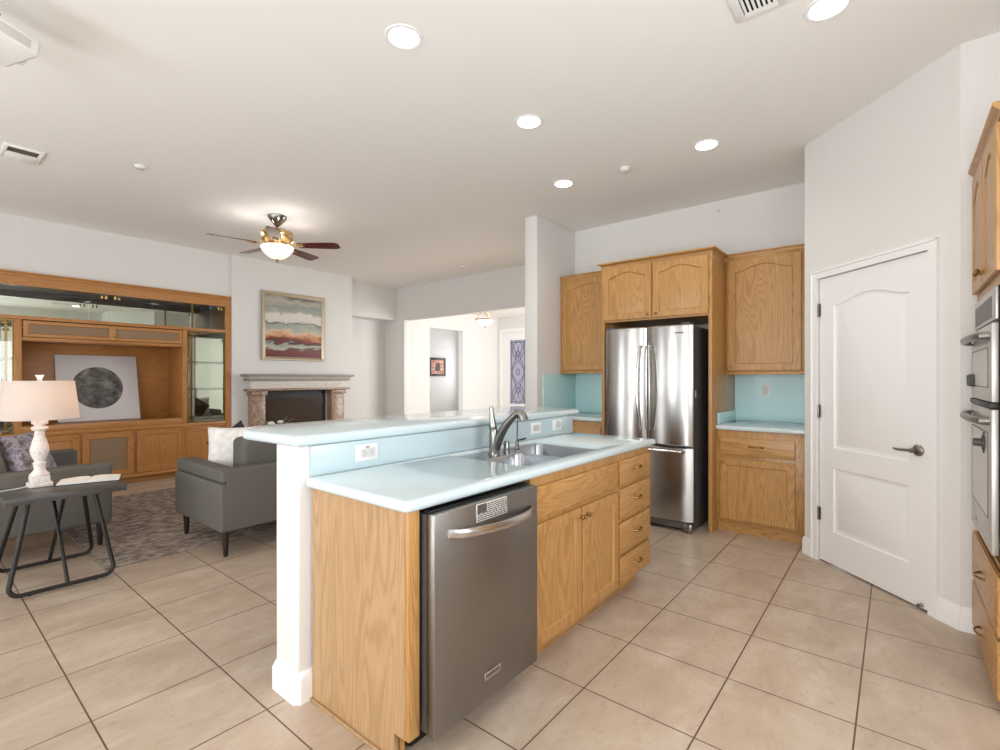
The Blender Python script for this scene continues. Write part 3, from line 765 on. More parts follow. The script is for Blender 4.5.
p = thing('refrigerator_cabinet', 'tall oak surround with two arched doors above the refrigerator', 'cabinet', (4.74, 1.73, 0))
TX = 4.36; UX = 4.785
MB().box(TX, FX-.004, 1.214, 1.244, 0, 2.385, .002).build('side_panel', 'oak_z', p)
MB().box(TX, FX-.004, 2.216, 2.246, 0, 2.385, .002).build('side_panel', 'oak_z', p)
mb = MB(); mb.box(TX+.002, FX-.004, 1.245, 2.215, 1.855, 2.385); mb.build('body', 'oak_y', p)
for y0, y1, ky in ((1.742, 2.222, 1.775), (1.240, 1.726, 1.695)):
    d = framed(MB(), (TX+.001, y1, 1.870), -Y_, -X_, y1-y0, .508, .019, .055, arch=.045, field=.02).build('door', 'oak_z', p)
    knob(d, (TX-.018, ky, 1.905), -X_)
def crown(mb, x, y0, y1, z0, z1, out, ends=(1, 1), xb=FX-.004):
    prof = [(0, 0), (.010, .004), (.012, .45), (.4, .62), (.85, .72), (1, .76), (1, 1), (-.4, 1)]
    P = []
    for u_, v_ in prof:
        o = out*u_ if u_ > .02 else u_*.2; z = z0+(z1-z0)*v_
        P.append([V((xb, y0-o*ends[0], z)), V((x-o, y0-o*ends[0], z)), V((x-o, y1+o*ends[1], z)), V((xb, y1+o*ends[1], z))])
    for a, b in zip(P, P[1:]):
        for i in range(3): mb.pts_face((a[i], a[i+1], b[i+1], b[i]))
    mb.pts_face(P[-2]); mb.pts_face(P[0][::-1])
    bmesh.ops.remove_doubles(mb.bm, verts=mb.bm.verts, dist=1e-5)
    return mb
crown(MB(), TX, 1.214, 2.246, 2.382, 2.432, .032, (1, 1), UX-.022).build('crown_moulding', 'oak_y', p)
def upper_cabinet(label, y0, y1, z0, z1, dy0, dy1, ky, crn):
    p = thing('upper_cabinet', label, 'cabinet', (4.95, (y0+y1)/2, z0))
    MB().box(UX, FX-.004, y0, y1, z0, z1, .002).build('body', 'oak_z', p)
    d = framed(MB(), (UX-.0005, dy1, z0+.032), -Y_, -X_, dy1-dy0, z1-z0-.062, .019, .06, arch=.055, field=.0, depth=.008).build('door', 'oak_z', p)
    knob(d, (UX-.0195, ky, z0+.075), -X_)
    crown(MB(), UX, y0, y1, z1-.004, z1+.028, .014, crn).build('crown_moulding', 'oak_y', p)
    MB().box(UX-.006, UX+.0, y0, y1, z0-.004, z0+.022, .003).build('light_rail', 'oak_y', p)
upper_cabinet('single arched oak wall cabinet right of the refrigerator', .565, 1.212, 1.352, 2.415, .615, 1.190, 1.158, (0, 0))
upper_cabinet('narrow oak wall cabinet left of the refrigerator by the fin wall', 2.249, 2.986, 1.372, 2.445, 2.27, 2.955, 2.31, (0, 0))
# lower run right of the fridge
BX = 4.485
p = thing('base_cabinet', 'low oak cabinet with one drawer and one door right of the refrigerator', 'cabinet', (4.8, .88, 0))
mb = MB(); mb.box(BX, FX-.004, .54, 1.2125, .09, .872, .002); mb.build('body', 'oak_z', p)
MB().box(BX+.03, BX+.05, .54, 1.2125, 0, .0895).build('toe_kick', 'oak_y', p)
d = slab(MB(), (BX-.001, 1.180, .665), -Y_, -X_, .562, .150, .019).build('drawer', 'oak_y', p)
pull(d, (BX-.020, .90, .745), Y_, -X_, .10)
d = framed(MB(), (BX-.001, 1.180, .115), -Y_, -X_, .562, .520, .019, .055, field=0).build('door', 'oak_z', p)
knob(d, (BX-.020, 1.155, .598), -X_)
mb = MB(); nosed(mb, BX-.035, FX-.013, .537, 1.2125, .873, .914, None, .016, .01)
tag(mb.build('countertop', 'top', None, 50), 'short pale blue countertop right of the refrigerator', 'countertop')
mb = MB(); mb.box(FX-.012, FX-.001, .537, 1.2125, .9145, 1.350); mb.box(BX+.03, FX-.0125, 1.2005, 1.2125, .9145, 1.012, .002)
tag(mb.build('aqua_splash', 'aqua'), 'aqua splash panel under the wall cabinet right of the refrigerator', 'backsplash')
# lower run left of the fridge
p = thing('base_cabinet', 'oak base cabinet left of the refrigerator, half hidden behind the island', 'cabinet', (4.8, 2.62, 0))
MB().box(BX, FX-.004, 2.249, 2.984, .09, .872, .002).build('body', 'oak_z', p)
MB().box(BX+.03, BX+.05, 2.249, 2.984, 0, .0895).build('toe_kick', 'oak_y', p)
d = slab(MB(), (BX-.001, 2.955, .665), -Y_, -X_, .640, .150, .019).build('drawer', 'oak_y', p); pull(d, (BX-.020, 2.635, .745), Y_, -X_, .10)
for y0, y1, ky in ((2.315, 2.630, 2.60), (2.640, 2.955, 2.67)):
    d = framed(MB(), (BX-.001, y1, .115), -Y_, -X_, y1-y0, .520, .019, .055, field=0).build('door', 'oak_z', p); knob(d, (BX-.020, ky, .598), -X_)
mb = MB(); nosed(mb, BX-.035, FX-.013, 2.249, 2.977, .873, .914, None, .016, .01)
tag(mb.build('countertop', 'top', None, 50), 'small pale blue countertop in the corner left of the refrigerator', 'countertop')
tag(MB().box(FX-.012, FX-.001, 2.249, 2.977, .9145, 1.370).build('aqua_splash', 'aqua'), 'aqua splash panel behind the corner counter left of the refrigerator', 'backsplash')
tag(MB().box(4.425, FX-.0125, 2.978, 2.989, .9145, 1.363, .002).build('aqua_splash', 'aqua'), 'grey aqua splash panel on the fin wall behind the bar end', 'backsplash')

# ------------------------------------------------------------------ oven tower at the right edge
OY = -.325; OX0, OX1 = 2.70, 3.495
p = thing('oven_cabinet', 'tall oak cabinet holding the built in ovens at the right edge', 'cabinet', ((OX0+OX1)/2, -.65, 0))
mb = MB(); mb.box(OX0, OX0+.02, -.985, OY, 0, 2.345); mb.box(OX1-.02, OX1, -.985, OY, 0, 2.345); mb.box(OX0+.02, OX1-.02, -.985, OY, 1.735, 2.345); mb.box(OX0+.02, OX1-.02, -.985, OY-.004, .05, .56)
mb.box(OX0+.02, OX0+.09, OY-.02, OY, .56, 1.735); mb.box(OX1-.045, OX1-.02, OY-.02, OY, .56, 1.735); mb.box(OX0+.09, OX1-.045, OY-.02, OY, 1.70, 1.735); mb.box(OX0+.02, OX1-.02, -.985, -.96, .56, 1.735)
mb.box(OX0+.02, OX1-.02, OY-.03, OY-.01, 0, .05)
mb.build('body', 'oak_z', p)
for x0, x1, kx in ((2.715, 3.090, 3.06), (3.105, 3.480, 3.135)):
    d = framed(MB(), (x1, OY+.001, 1.745), -X_, Y_, x1-x0, .580, .020, .055, arch=.06, field=.02, depth=.009).build('door', 'oak_z', p)
    knob(d, (kx, OY+.021, 1.80), Y_)
mb = MB()
prof = [(0, 2.335), (.012, 2.338), (.014, 2.358), (.030, 2.374), (.034, 2.378), (.034, 2.392), (-.02, 2.392)]
mb.rings([[V((x, OY+o, z)) for o, z in prof] for x in (OX0-.02, OX1+.005)]); mb.build('crown_moulding', 'oak_x', p)
for z0, z1 in ((.305, .535), (.055, .285)):
    d = slab(MB(), (OX1-.006, OY+.001, z0), -X_, Y_, OX1-OX0-.02, z1-z0, .020).build('drawer', 'oak_x', p)
    for kx in (3.06,): pull(d, (kx, OY+.021, z0+.13), X_, Y_, .10)
p = thing('double_oven', 'double wall oven in satin steel with two tubular handles', 'oven', (3.12, -.6, .56))
GX0, GX1 = 2.80, 3.455
MB().box(GX0+.01, GX1-.01, -.95, OY-.021, .58, 1.69).build('chassis', 'darkside', p)
MB().box(GX0, GX1, OY+.0015, OY+.012, 1.560, 1.695, .003).build('control_panel', 'steel_oven', p)
MB().box(GX0+.10, GX1-.03, OY+.0122, OY+.0135, 1.575, 1.665).build('display', 'darkside', p)
MB().box(GX0, GX1, OY+.0015, OY+.006, 1.548, 1.559).build('vent_gap', 'black', p)
def oven_door(z0, z1, wz0, wz1, hz, nm):
    d = MB().box(GX0, GX1, OY+.0015, OY+.024, z0, z1, .003).build('door', 'steel_oven', p)
    MB().box(GX0+.09, GX1-.035, OY+.0242, OY+.0255, wz0, wz1).build('window', 'plastic_grey' if nm else 'plastic_grey', d)
    fr_ = MB()
    for a, b, c_, e in ((GX0+.085, GX0+.09, wz0-.005, wz1+.005), (GX1-.035, GX1-.030, wz0-.005, wz1+.005), (GX0+.085, GX1-.03, wz1, wz1+.005), (GX0+.085, GX1-.03, wz0-.005, wz0)): fr_.box(a, b, OY+.0242, OY+.0262, c_, e)
    fr_.build('window_frame', 'darkside', d)
    pts = [(GX1-.055, OY+.024, hz)] + [(GX1-.06-.54*i/14, OY+.045+.026*math.sin(PI*i/14)**.5, hz) for i in range(15)] + [(GX0+.055, OY+.024, hz)]
    MB().tube(pts, .0165, 12).build('handle', 'oven_handle', d)
    return d
d1 = oven_door(1.222, 1.546, 1.285, 1.445, 1.497, 0)
MB().box(GX0, GX1, OY+.0015, OY+.030, 1.196, 1.219, .002).build('vent_strip', 'black', p)
d2_ = oven_door(.600, 1.192, .735, 1.085, 1.142, 1)
MB().box(GX1-.20, GX1-.14, OY+.0242, OY+.0258, .635, .655).build('badge', 'chrome', d2_)
for dx, par in ((3.40, 0), (3.335, 1)):
    q = thing('oven_latch', ('dark child latch on the upper oven, the one nearer the pantry wall', 'dark child latch on the upper oven, the one further from the wall')[par], 'latch', (dx, OY+.026, 1.29))
    mb = MB(); mb.extrude_poly([(dx, OY+.0265, 1.335), (dx-.012, OY+.0265, 1.335), (dx-.03, OY+.0265, 1.285), (dx-.022, OY+.0265, 1.282), (dx-.010, OY+.0265, 1.305), (dx, OY+.0265, 1.305)], (0, .022, 0)); mb.build('arm', 'darkside', q)
    mb = MB(); mb.box(dx-.006, dx+.006, OY+.0265, OY+.040, 1.278, 1.34, .003); mb.build('hinge', 'darkside', q)
q = thing('oven_lock', 'black cylindrical child lock on the lower oven door', 'latch', (2.98, OY+.026, 1.02))
MB().lathe((2.98, OY+.0265, 1.04), Y_, [(.03, 0), (.03, .008), (.017, .010), (.017, .034), (.012, .036)], 16).build('body', 'darkside', q)
MB().box(2.972, 2.988, OY+.0265, OY+.032, .995, 1.085, .002).build('strap', 'darkside', q)

# ------------------------------------------------------------------ entertainment centre built into the living room wall
EY = 7.355; EB = 7.93
p = thing('entertainment_center', 'wide golden oak built in wall unit with mirrored display niches', 'cabinet', (1.2, 7.6, 0))
def ebox(nm, x0, x1, y0, y1, z0, z1, m, b=.003, par=None): return MB().box(x0, x1, y0, y1, z0, z1, b).build(nm, m, par or p)
L0 = EX0+.01; R0 = 2.990
ebox('side_panel', R0-.07, R0, EY, EB, .10, 2.319, 'teak_z'); ebox('side_panel', L0, L0+.07, EY, EB, .10, 2.319, 'teak_z')
mb = MB(); prof = [(0, 2.405), (0, 2.325), (-.004, 2.32), (.56, 2.32), (.56, 2.435), (-.012, 2.425), (-.016, 2.44), (-.032, 2.458), (-.034, 2.466), (.56, 2.466)]
mb.rings([[V((x, EY+o, z)) for o, z in [(0, 2.32), (0, 2.415), (-.012, 2.42), (-.014, 2.437), (-.030, 2.453), (-.032, 2.466), (.03, 2.466), (.03, 2.32)]] for x in (L0, R0)]); mb.build('crown_rail', 'teak_x', p)
ebox('top_board', L0+.071, R0-.071, EY+.031, EB, 2.395, 2.42, 'teak_x')
ebox('transom_rail', L0+.071, R0-.071, EY+.002, EY+.06, 1.955, 1.995, 'teak_x'); ebox('transom_shelf', L0+.071, R0-.071, EY+.061, EB-.02, 1.965, 1.985, 'teak_x')
ebox('back_mirror', L0+.071, R0-.071, EB-.012, EB-.006, .72, 2.394, 'mirror', 0)
for x0, x1 in ((.79, .852), (2.388, 2.440)): ebox('stile', x0, x1, EY+.001, EB-.02, .10, 1.954, 'teak_z')
ebox('counter_rail', L0+.071, R0-.071, EY-.006, EB-.02, .672, .712, 'teak_x')
ebox('base_body', L0+.071, R0-.071, EY+.012, EB-.02, .11, .671, 'teak_z')
ebox('toe_kick', L0, R0, EY+.09, EY+.11, 0, .1, 'teak_x')
ebox('base_rail', L0, R0, EY+.001, EY+.05, .085, .128, 'teak_x')
# television niche lined with wood
ebox('niche_back', .853, 2.387, EB-.06, EB-.021, .78, 1.735, 'teak_x'); ebox('niche_floor', .853, 2.387, EY+.004, EB-.061, .7125, .785, 'teak_x'); ebox('niche_ceiling', .853, 2.387, EY+.02, EB-.061, 1.725, 1.745, 'teak_x')
# flip-up header door with cloth panels and a centre block
hd = framed(MB(), (.860, EY+.010, 1.765), X_, -Y_, 1.522, .180, .020, .036, field=0).build('header_door', 'teak_x', p)
for x0, x1 in ((.915, 1.602), (1.673, 2.330)): ebox('cloth_panel', x0, x1, EY-.0050, EY-.0002, 1.808, 1.902, 'cane', 0, hd)
ebox('centre_block', 1.603, 1.672, EY-.0165, EY-.003, 1.800, 1.912, 'teak_z', .003, hd)
knob(hd, (1.645, EY-.012, 1.785), -Y_, .013, 'brassbright')
ebox('header_rail', .853, 2.387, EY+.002, EY+.03, 1.735, 1.762, 'teak_x')
# base doors
for x0, x1, cane, kx in ((-.52, .10, 0, .07), (.13, .80, 0, .77), (.86, 1.335, 0, 1.30), (1.360, 1.850, 1, 1.82), (1.885, 2.395, 0, 2.365), (2.440, 2.900, 0, 2.47)):
    d = framed(MB(), (x0, EY+.013, .135), X_, -Y_, x1-x0, .525, .020, .062, field=0 if cane else .03, raise_=.006).build('door', 'teak_z', p)
    if cane: ebox('cloth_panel', x0+.073, x1-.073, EY-.0020, EY+.0025, .206, .589, 'cane', 0, d)
    knob(d, (kx, EY-.007, .64), -Y_, .012, 'brassbright')
# display niches: brass edged glass doors, glass shelves, mirrored sides
def display(x0, x1, mull):
    ebox('side_mirror', x0+.001, x0+.004, EY+.05, EB-.013, .713, 1.954, 'mirror', 0); ebox('side_mirror', x1-.004, x1-.001, EY+.05, EB-.013, .713, 1.954, 'mirror', 0)
    for z in (1.155, 1.53): ebox('glass_shelf', x0+.006, x1-.006, EY+.05, EB-.014, z, z+.009, 'glass', 0)
    d = ebox('glass_door', x0+.004, x1-.004, EY+.016, EY+.021, .716, 1.950, 'glass', 0)
    mb = MB(); mb.box(mull-.010, mull+.010, EY+.022, EY+.036, .716, 1.950)
    for a, b in ((x0+.004, x0+.012), (x1-.012, x1-.004)): mb.box(a, b, EY+.012, EY+.026, .714, 1.952)
    for z in (.714, 1.940): mb.box(x0+.012, x1-.012, EY+.012, EY+.026, z, z+.010)
    mb.build('door_edging', 'brass', d)
    mb = MB()
    for z in (1.155, 1.53):
        for x in (x0+.01, x1-.01): mb.box(x-.008, x+.008, EY+.05, EY+.07, z-.012, z)
    for z in (.74, 1.91): mb.box(mull-.03, mull+.03, EY+.004, EY+.03, z-.014, z+.014, .002)
    mb.build('shelf_clip', 'brass', d)
display(2.441, 2.918, 2.50); display(-.45, .789, .73)
# upper glass doors with brass clips
for x0, x1 in ((-.53, .40), (.41, 1.62), (1.63, 2.915)):
    d = ebox('upper_glass_door', x0, x1, EY+.018, EY+.023, 1.998, 2.316, 'glass', 0)
    mb = MB()
    for x in ((x0+.06, x1-.06) if x0 > .5 else (x1-.06, x0+.06)):
        for k in (-.028, .012): mb.box(x+k, x+k+.018, EY+.012, EY+.030, 2.268, 2.308, .001)
    mb.build('glass_clip', 'brassbright', d)
mb = MB(); mb.box(2.50, 2.52, EY+.024, EY+.05, 1.9975, 2.318); mb.build('upper_mullion', 'brass', p)
# moon print leaning in the niche
p = thing('moon_canvas', 'pale square canvas with a dark grey moon leaning in the oak niche', 'picture', (1.55, 7.62, .79))
rot = Matrix.Rotation(-.25, 3, 'X')
c0 = V((1.590, 7.742, 1.192)); 
MB().obox(c0, (.805, .03, .830), rot, .003).build('canvas', 'canvas', p)
mb = MB(); R = []
mb.rings([[c0 + rot @ V((.252*math.cos(2*PI*i/48)-.012, d_, (.265*math.sin(2*PI*i/48)))) for i in range(48)] for d_ in (-.0145, -.0165)]); mb.build('moon_disc', 'moon', p)

# ------------------------------------------------------------------ chimney breast
FYW = WY-.03
p = thing('painting', 'large framed abstract landscape in cream, grey and deep red above the fireplace', 'picture', (3.92, FYW-.02, 1.59))
MB().box(3.465, 4.385, FYW-.020, FYW-.004, 1.64, 2.575).build('canvas', 'abstract', p)
mb = MB(); xa, xb, za, zb = 3.413, 4.440, 1.585, 2.628
def fr_ring(i, d): return [V((xa+i, FYW-d, za+i)), V((xb-i, FYW-d, za+i)), V((xb-i, FYW-d, zb-i)), V((xa+i, FYW-d, zb-i))]
R = [fr_ring(0, .004), fr_ring(0, .030), fr_ring(.008, .042), fr_ring(.022, .040), fr_ring(.048, .026), fr_ring(.054, .024), fr_ring(.054, .004)]
R.append(R[0]); VV = [[mb.bm.verts.new(q) for q in r] for r in R[:-1]]; VV.append(VV[0])
for a, b in zip(VV, VV[1:]):
    for i in range(4): j = (i+1) % 4; mb.bm.faces.new((a[i], a[j], b[j], b[i]))
mb.build('frame', 'silverframe', p, 20)
p = thing('fireplace', 'stone fireplace with brown granite columns and a carved pale frieze', 'fireplace', (3.93, 7.3, 0))
def fbox(nm, x0, x1, y0, z0, z1, m, b=.004, y1=None): return MB().box(x0, x1, y0, y1 or FYW-.002, z0, z1, b).build(nm, m, p)
fbox('mantel_shelf', 3.115, 4.865, 7.10, 1.338, 1.372, 'greystone', .006)
mb = MB(); mb.rings([[V((x, FYW-.002, z)), V((x, y, z)), V((x2, y, z)), V((x2, FYW-.002, z))] for x, x2, y, z in ((3.175, 4.80, 7.165, 1.300), (3.165, 4.81, 7.155, 1.312), (3.14, 4.84, 7.125, 1.337))]); mb.build('bed_moulding', 'stone', p)
fbox('lower_ledge', 3.155, 4.815, 7.15, 1.275, 1.299, 'greystone', .005)
fr_ = fbox('frieze', 3.195, 4.775, 7.19, 1.158, 1.274, 'stone', .003)
mb = MB()
for i in range(9):
    x = 3.36+i*.15
    pts = [(x+.07*math.cos(a)*.9*(a/6), 7.188, 1.216+.035*math.sin(a)*(a/6)) for a in [k*.5 for k in range(2, 13)]]
    mb.tube(pts, .006, 6); mb.lathe((x+.08, 7.19, 1.216+.012*(-1)**i), -Y_, [(.014, 0), (.010, .006), (0, .009)], 8)
mb.build('carving', 'stone', fr_)
fbox('architrave', 3.155, 4.815, 7.15, 1.128, 1.157, 'granite', .006)
for x0, x1 in ((3.225, 3.415), (4.500, 4.735)):
    c_ = fbox('column', x0, x1, 7.21, .09, 1.06, 'granite', .006)
    fb_ = MB().box(x0-.022, x1+.022, 7.18, FYW-.002, 1.06, 1.127, .010).build('capital', 'granite', c_)
    MB().box(x0-.025, x1+.025, 7.185, FYW-.002, 0, .09, .006).build('plinth', 'granite', c_)
fb_ = MB().box(3.445, 4.435, 7.34, 7.72, .10, 1.055).build('firebox', 'firedark', p)
MB().box(3.418, 4.45, 7.318, 7.339, 1.005, 1.127).build('lintel', 'firedark', p)
MB().box(3.465, 4.41, 7.325, 7.3395, .16, .995).build('glass_screen', 'fireglass', p)
mb = MB(); mb.box(3.418, 3.465, 7.318, 7.3395, .10, 1.004); mb.box(4.41, 4.45, 7.318, 7.3395, .10, 1.004); mb.box(3.466, 4.409, 7.318, 7.3395, .10, .159); mb.build('screen_frame', 'firedark', p)
fbox('hearth', 3.10, 4.80, 6.95, 0, .05, 'granite', .008, 7.18)

# ------------------------------------------------------------------ living room furniture
tag(MB().box(.897, 3.75, 4.205, 6.68, .001, .013, .004).build('area_rug', 'rug'), 'mottled grey and taupe area rug between the two grey seats', 'rug')
# sofa seen from behind beside the bar wall
SX, SE, SB, SF = 1.465, 3.40, 3.775, 4.70
p = thing('sofa', 'charcoal grey sofa with its back to the kitchen, beyond the bar wall', 'sofa', (2.43, 4.2, 0))
mb = MB(); mb.box(SX+.014, SE-.014, SB+.09, SF-.03, .20, .36, .015); mb.build('base', 'fabric', p)
MB().box(SX+.045, SE-.045, SB, SB+.14, .20, .648, .010, 3).build('back_panel', 'fabric', p)
for x0, x1, xo in ((SX, SX+.155, SX), (SE-.155, SE, SE-.155)):
    a_ = MB(); a_.box(x0, x1, SB+.003, SF, .195, .548, .022, 4); a_ = a_.build('arm', 'fabric', p)
    MB().box(x0+.012, x1-.004, SB+.004, SF-.006, .5485, .645, .022, 4).build('arm_pad', 'fabric', a_)
for k in range(2):
    x0 = SX+.16+k*.81; 
    MB().cushion((x0+.40, 4.32, .422), (.80, .68, .125), Matrix.Identity(3), .25).build('seat_cushion', 'fabric', p)
    MB().box(x0+.005+(.055 if k == 0 else 0), x0+.795, SB+.15, SB+.36, .50, .848, .045, 4).build('back_cushion', 'fabric', p)
for x, y in ((SX+.065, SB+.075), (SX+.065, SF-.075), (SE-.065, SB+.075), (SE-.065, SF-.075)):
    zb = .0135 if y > 4.2 else .0
    MB().lathe((x, y, zb), ZV, [(.014, 0), (.016, .01), (.027, .20-zb)], 14).build('leg', 'darkwood', p)
# cushions on the sofa
Rz = lambda a: Matrix.Rotation(a, 3, 'Z'); Rx = lambda a: Matrix.Rotation(a, 3, 'X'); Ry = lambda a: Matrix.Rotation(a, 3, 'Y')
p1 = MB().cushion((1.805, 4.36, .700), (.42, .42, .14), Rz(-.55) @ Rx(PI/2-.18) , .75, 16, .93)
tag(p1.build('throw_pillow', 'whitecloth'), 'white embroidered throw pillow in the near corner of the sofa', 'pillow')
p2 = MB().cushion((1.90, 4.60, .705), (.34, .34, .12), Rz(-.75) @ Rx(PI/2-.2) @ Rz(.62), .75, 16, .93)
tag(p2.build('throw_pillow', 'fabric_d'), 'dark charcoal throw pillow just showing above the bar corner', 'pillow')
# loveseat at the left facing the rug
p = thing('loveseat', 'charcoal grey loveseat behind the side table, facing right', 'sofa', (.6, 5.4, 0))
LY0, LY1, LXB, LXF = 4.765, 6.05, .08, 1.065
MB().box(LXB, LXB+.16, LY0+.12, LY1-.12, .20, .72, .03, 4).build('back_panel', 'fabric', p)
MB().box(LXB+.1605, LXF-.02, LY0+.10, LY1-.10, .195, .42, .015).build('base', 'fabric', p)
for y0, y1 in ((LY0, LY0+.125), (LY1-.125, LY1)): MB().box(LXB, LXF, y0, y1, .195, .655, .030, 4).build('arm', 'fabric', p)
for k in range(2):
    y0 = LY0+.13+k*.515
    MB().box(.36, LXF-.01, y0, y0+.51, .4205, .53, .03, 4).build('seat_cushion', 'fabric', p)
    MB().cushion((.395, y0+.255, .70), (.51, .46, .20), Rz(PI/2) @ Rx(PI/2-.22), .35, 12).build('back_cushion', 'fabric', p)
for x, y in ((LXF-.065, LY0+.075), (LXF-.065, LY1-.075), (LXB+.06, LY0+.075), (LXB+.06, LY1-.075)):
    MB().lathe((x, y, .0135 if x > .9 else 0), ZV, [(.014, 0), (.016, .01), (.026, .20)], 14).build('leg', 'darkwood', p)
p3 = MB().cushion((.630, 5.12, .725), (.38, .38, .14), Rz(.95) @ Rx(PI/2-.42), .75, 16, .93)
tag(p3.build('throw_pillow', 'floral'), 'floral print throw pillow leaning on the loveseat behind the lamp', 'pillow')
# side table
p = thing('side_table', 'dark grey topped side table with bent bronze tube legs at the left edge', 'table', (.68, 4.3, 0))
MB().box(.395, .985, 4.058, 4.512, .558, .600, .004).build('tabletop', 'greytop', p)
def leg_frame(yb, yt):
    P = []
    xl, xr, tl, tr = .392, .925, .515, .825; r = .05; zt_ = .558; zb = .029
    def at(x, z): return V((x, yb+(yt-yb)*(z-zb)/(zt_-zb), z))
    P.append(at(tl, zt_))
    for i in range(6): P.append(at(xl+.02+(tl-xl-.02)*(1-i/5)*.9, zb+r+(zt_-zb-r)*(1-i/5)*.98))
    for i in range(1, 6):
        a = PI+PI/2*i/5; P.append(at(xl+.02+r+r*math.cos(a), zb+r+r*math.sin(a)))
    for i in range(0, 6):
        a = -PI/2+PI/2*i/5; P.append(at(xr-.02-r+r*math.cos(a), zb+r+r*math.sin(a)))
    for i in range(1, 6): P.append(at(xr-.02-(xr-tr-.02)*(i/5)*.98, zb+r+(zt_-zb-r)*i/5*.99))
    return MB().tube(P, .013, 10)
leg_frame(4.030, 4.125).build('leg_frame', 'blackmetal', p); leg_frame(4.632, 4.455).build('leg_frame', 'blackmetal', p)
MB().tube([(.675, 4.032, .029), (.66, 4.44, .556)], .011, 8).build('brace', 'blackmetal', p)
MB().tube([(.675, 4.63, .029), (.675, 4.14, .556)], .011, 8).build('brace', 'blackmetal', p)
for x in (.50, .81):
    for y in (4.030, 4.632): MB().lathe((x, y, 0), ZV, [(.008, .0135), (.008, .022)], 8).build('foot_pad', 'black', p)
# lamp
lx, ly = .598, 4.43
p = thing('table_lamp', 'white turned baluster lamp with a drum shade on the side table', 'lamp', (lx, ly, .6003))
mb = MB(); mb.box(lx-.060, lx+.060, ly-.060, ly+.060, .6003, .628, .006); mb.box(lx-.049, lx+.049, ly-.049, ly+.049, .628, .672, .008)
mb.build('plinth', 'distress', p)
MB().lathe((lx, ly, .672), ZV, [(.050, 0), (.052, .008), (.034, .03), (.028, .045), (.033, .075), (.037, .083), (.027, .092), (.027, .1), (.041, .13), (.049, .165), (.044, .2), (.034, .24), (.026, .265), (.027, .28), (.024, .292), (.036, .302), (.044, .31), (.042, .32), (.028, .33), (.026, .342)], 28).build('baluster', 'distress', p)
MB().box(lx-.038, lx+.038, ly-.038, ly+.038, 1.012, 1.040, .004).build('collar', 'distress', p)
mb = MB(); R = []
for r_, z in ((.205, 1.048), (.178, 1.300), (.175, 1.300), (.202, 1.048)):
    R.append([V((lx+r_*math.cos(2*PI*i/48), ly+r_*math.sin(2*PI*i/48), z)) for i in range(48)])
R.append(R[0]); mb.rings(R, False, False); bmesh.ops.remove_doubles(mb.bm, verts=mb.bm.verts, dist=1e-5)
mb.build('lamp_shade', 'shade', p)
mb = MB(); mb.lathe((lx, ly, 1.04), ZV, [(.010, 0), (.010, .10), (.006, .10), (.006, .255)], 10)
for a in (0, PI*2/3, PI*4/3): mb.tube([(lx, ly, 1.285), (lx+.175*math.cos(a), ly+.175*math.sin(a), 1.292)], .003, 6)
mb.build('harp', 'brass', p)
MB().lathe((lx, ly, 1.295), ZV, [(.014, 0), (.011, .012), (.016, .028), (.024, .042), (.018, .045)], 16).build('finial', 'distress', p)
MB().lathe((lx, ly, 1.14), ZV, [(.014, 0), (.03, .03), (.032, .055), (.02, .08), (.001, .09)], 16).build('bulb', 'lamp_on', p)
MB().tube([(lx-.06, ly+.01, .606), (lx-.09, ly-.01, .604), (.46, 4.40, .604), (.41, 4.37, .606), (.395, 4.36, .605), (.389, 4.358, .605)], .004, 8).build('power_cord', 'plastic', p)
point_light('lamp_bulb_light', (lx+.06, ly-.02, 1.18), 2.0, (1, .72, .42), .03)
# open book
p = thing('open_book', 'open book with white pages lying on the side table beside the lamp', 'book', (.84, 4.40, .6003))
ba = -.28; bc = V((.850, 4.375, .6005)); br_ = Matrix.Rotation(ba, 3, 'Z')
MB().obox(bc+V((0, 0, .002)), (.34, .21, .004), br_, .001).build('cover', 'cover', p)
for s_ in (-1, 1):
    mb = MB(); prof = []
    n = 10
    up = []
    for i in range(n+1):
        q = i/n; h_ = .005+.016*math.sin(PI*(q*.62+.20)) * (1-.55*q) * (1 if q > .02 else .3)
        up.append((s_*q*.165, .0045+h_))
    pr2 = up + [(s_*.165, .0045), (0, .0045)]
    mb.rings([[bc + br_ @ V((x, y, z)) for x, z in pr2] for y in (-.096, .096)]); mb.build('pages', 'paper', p)
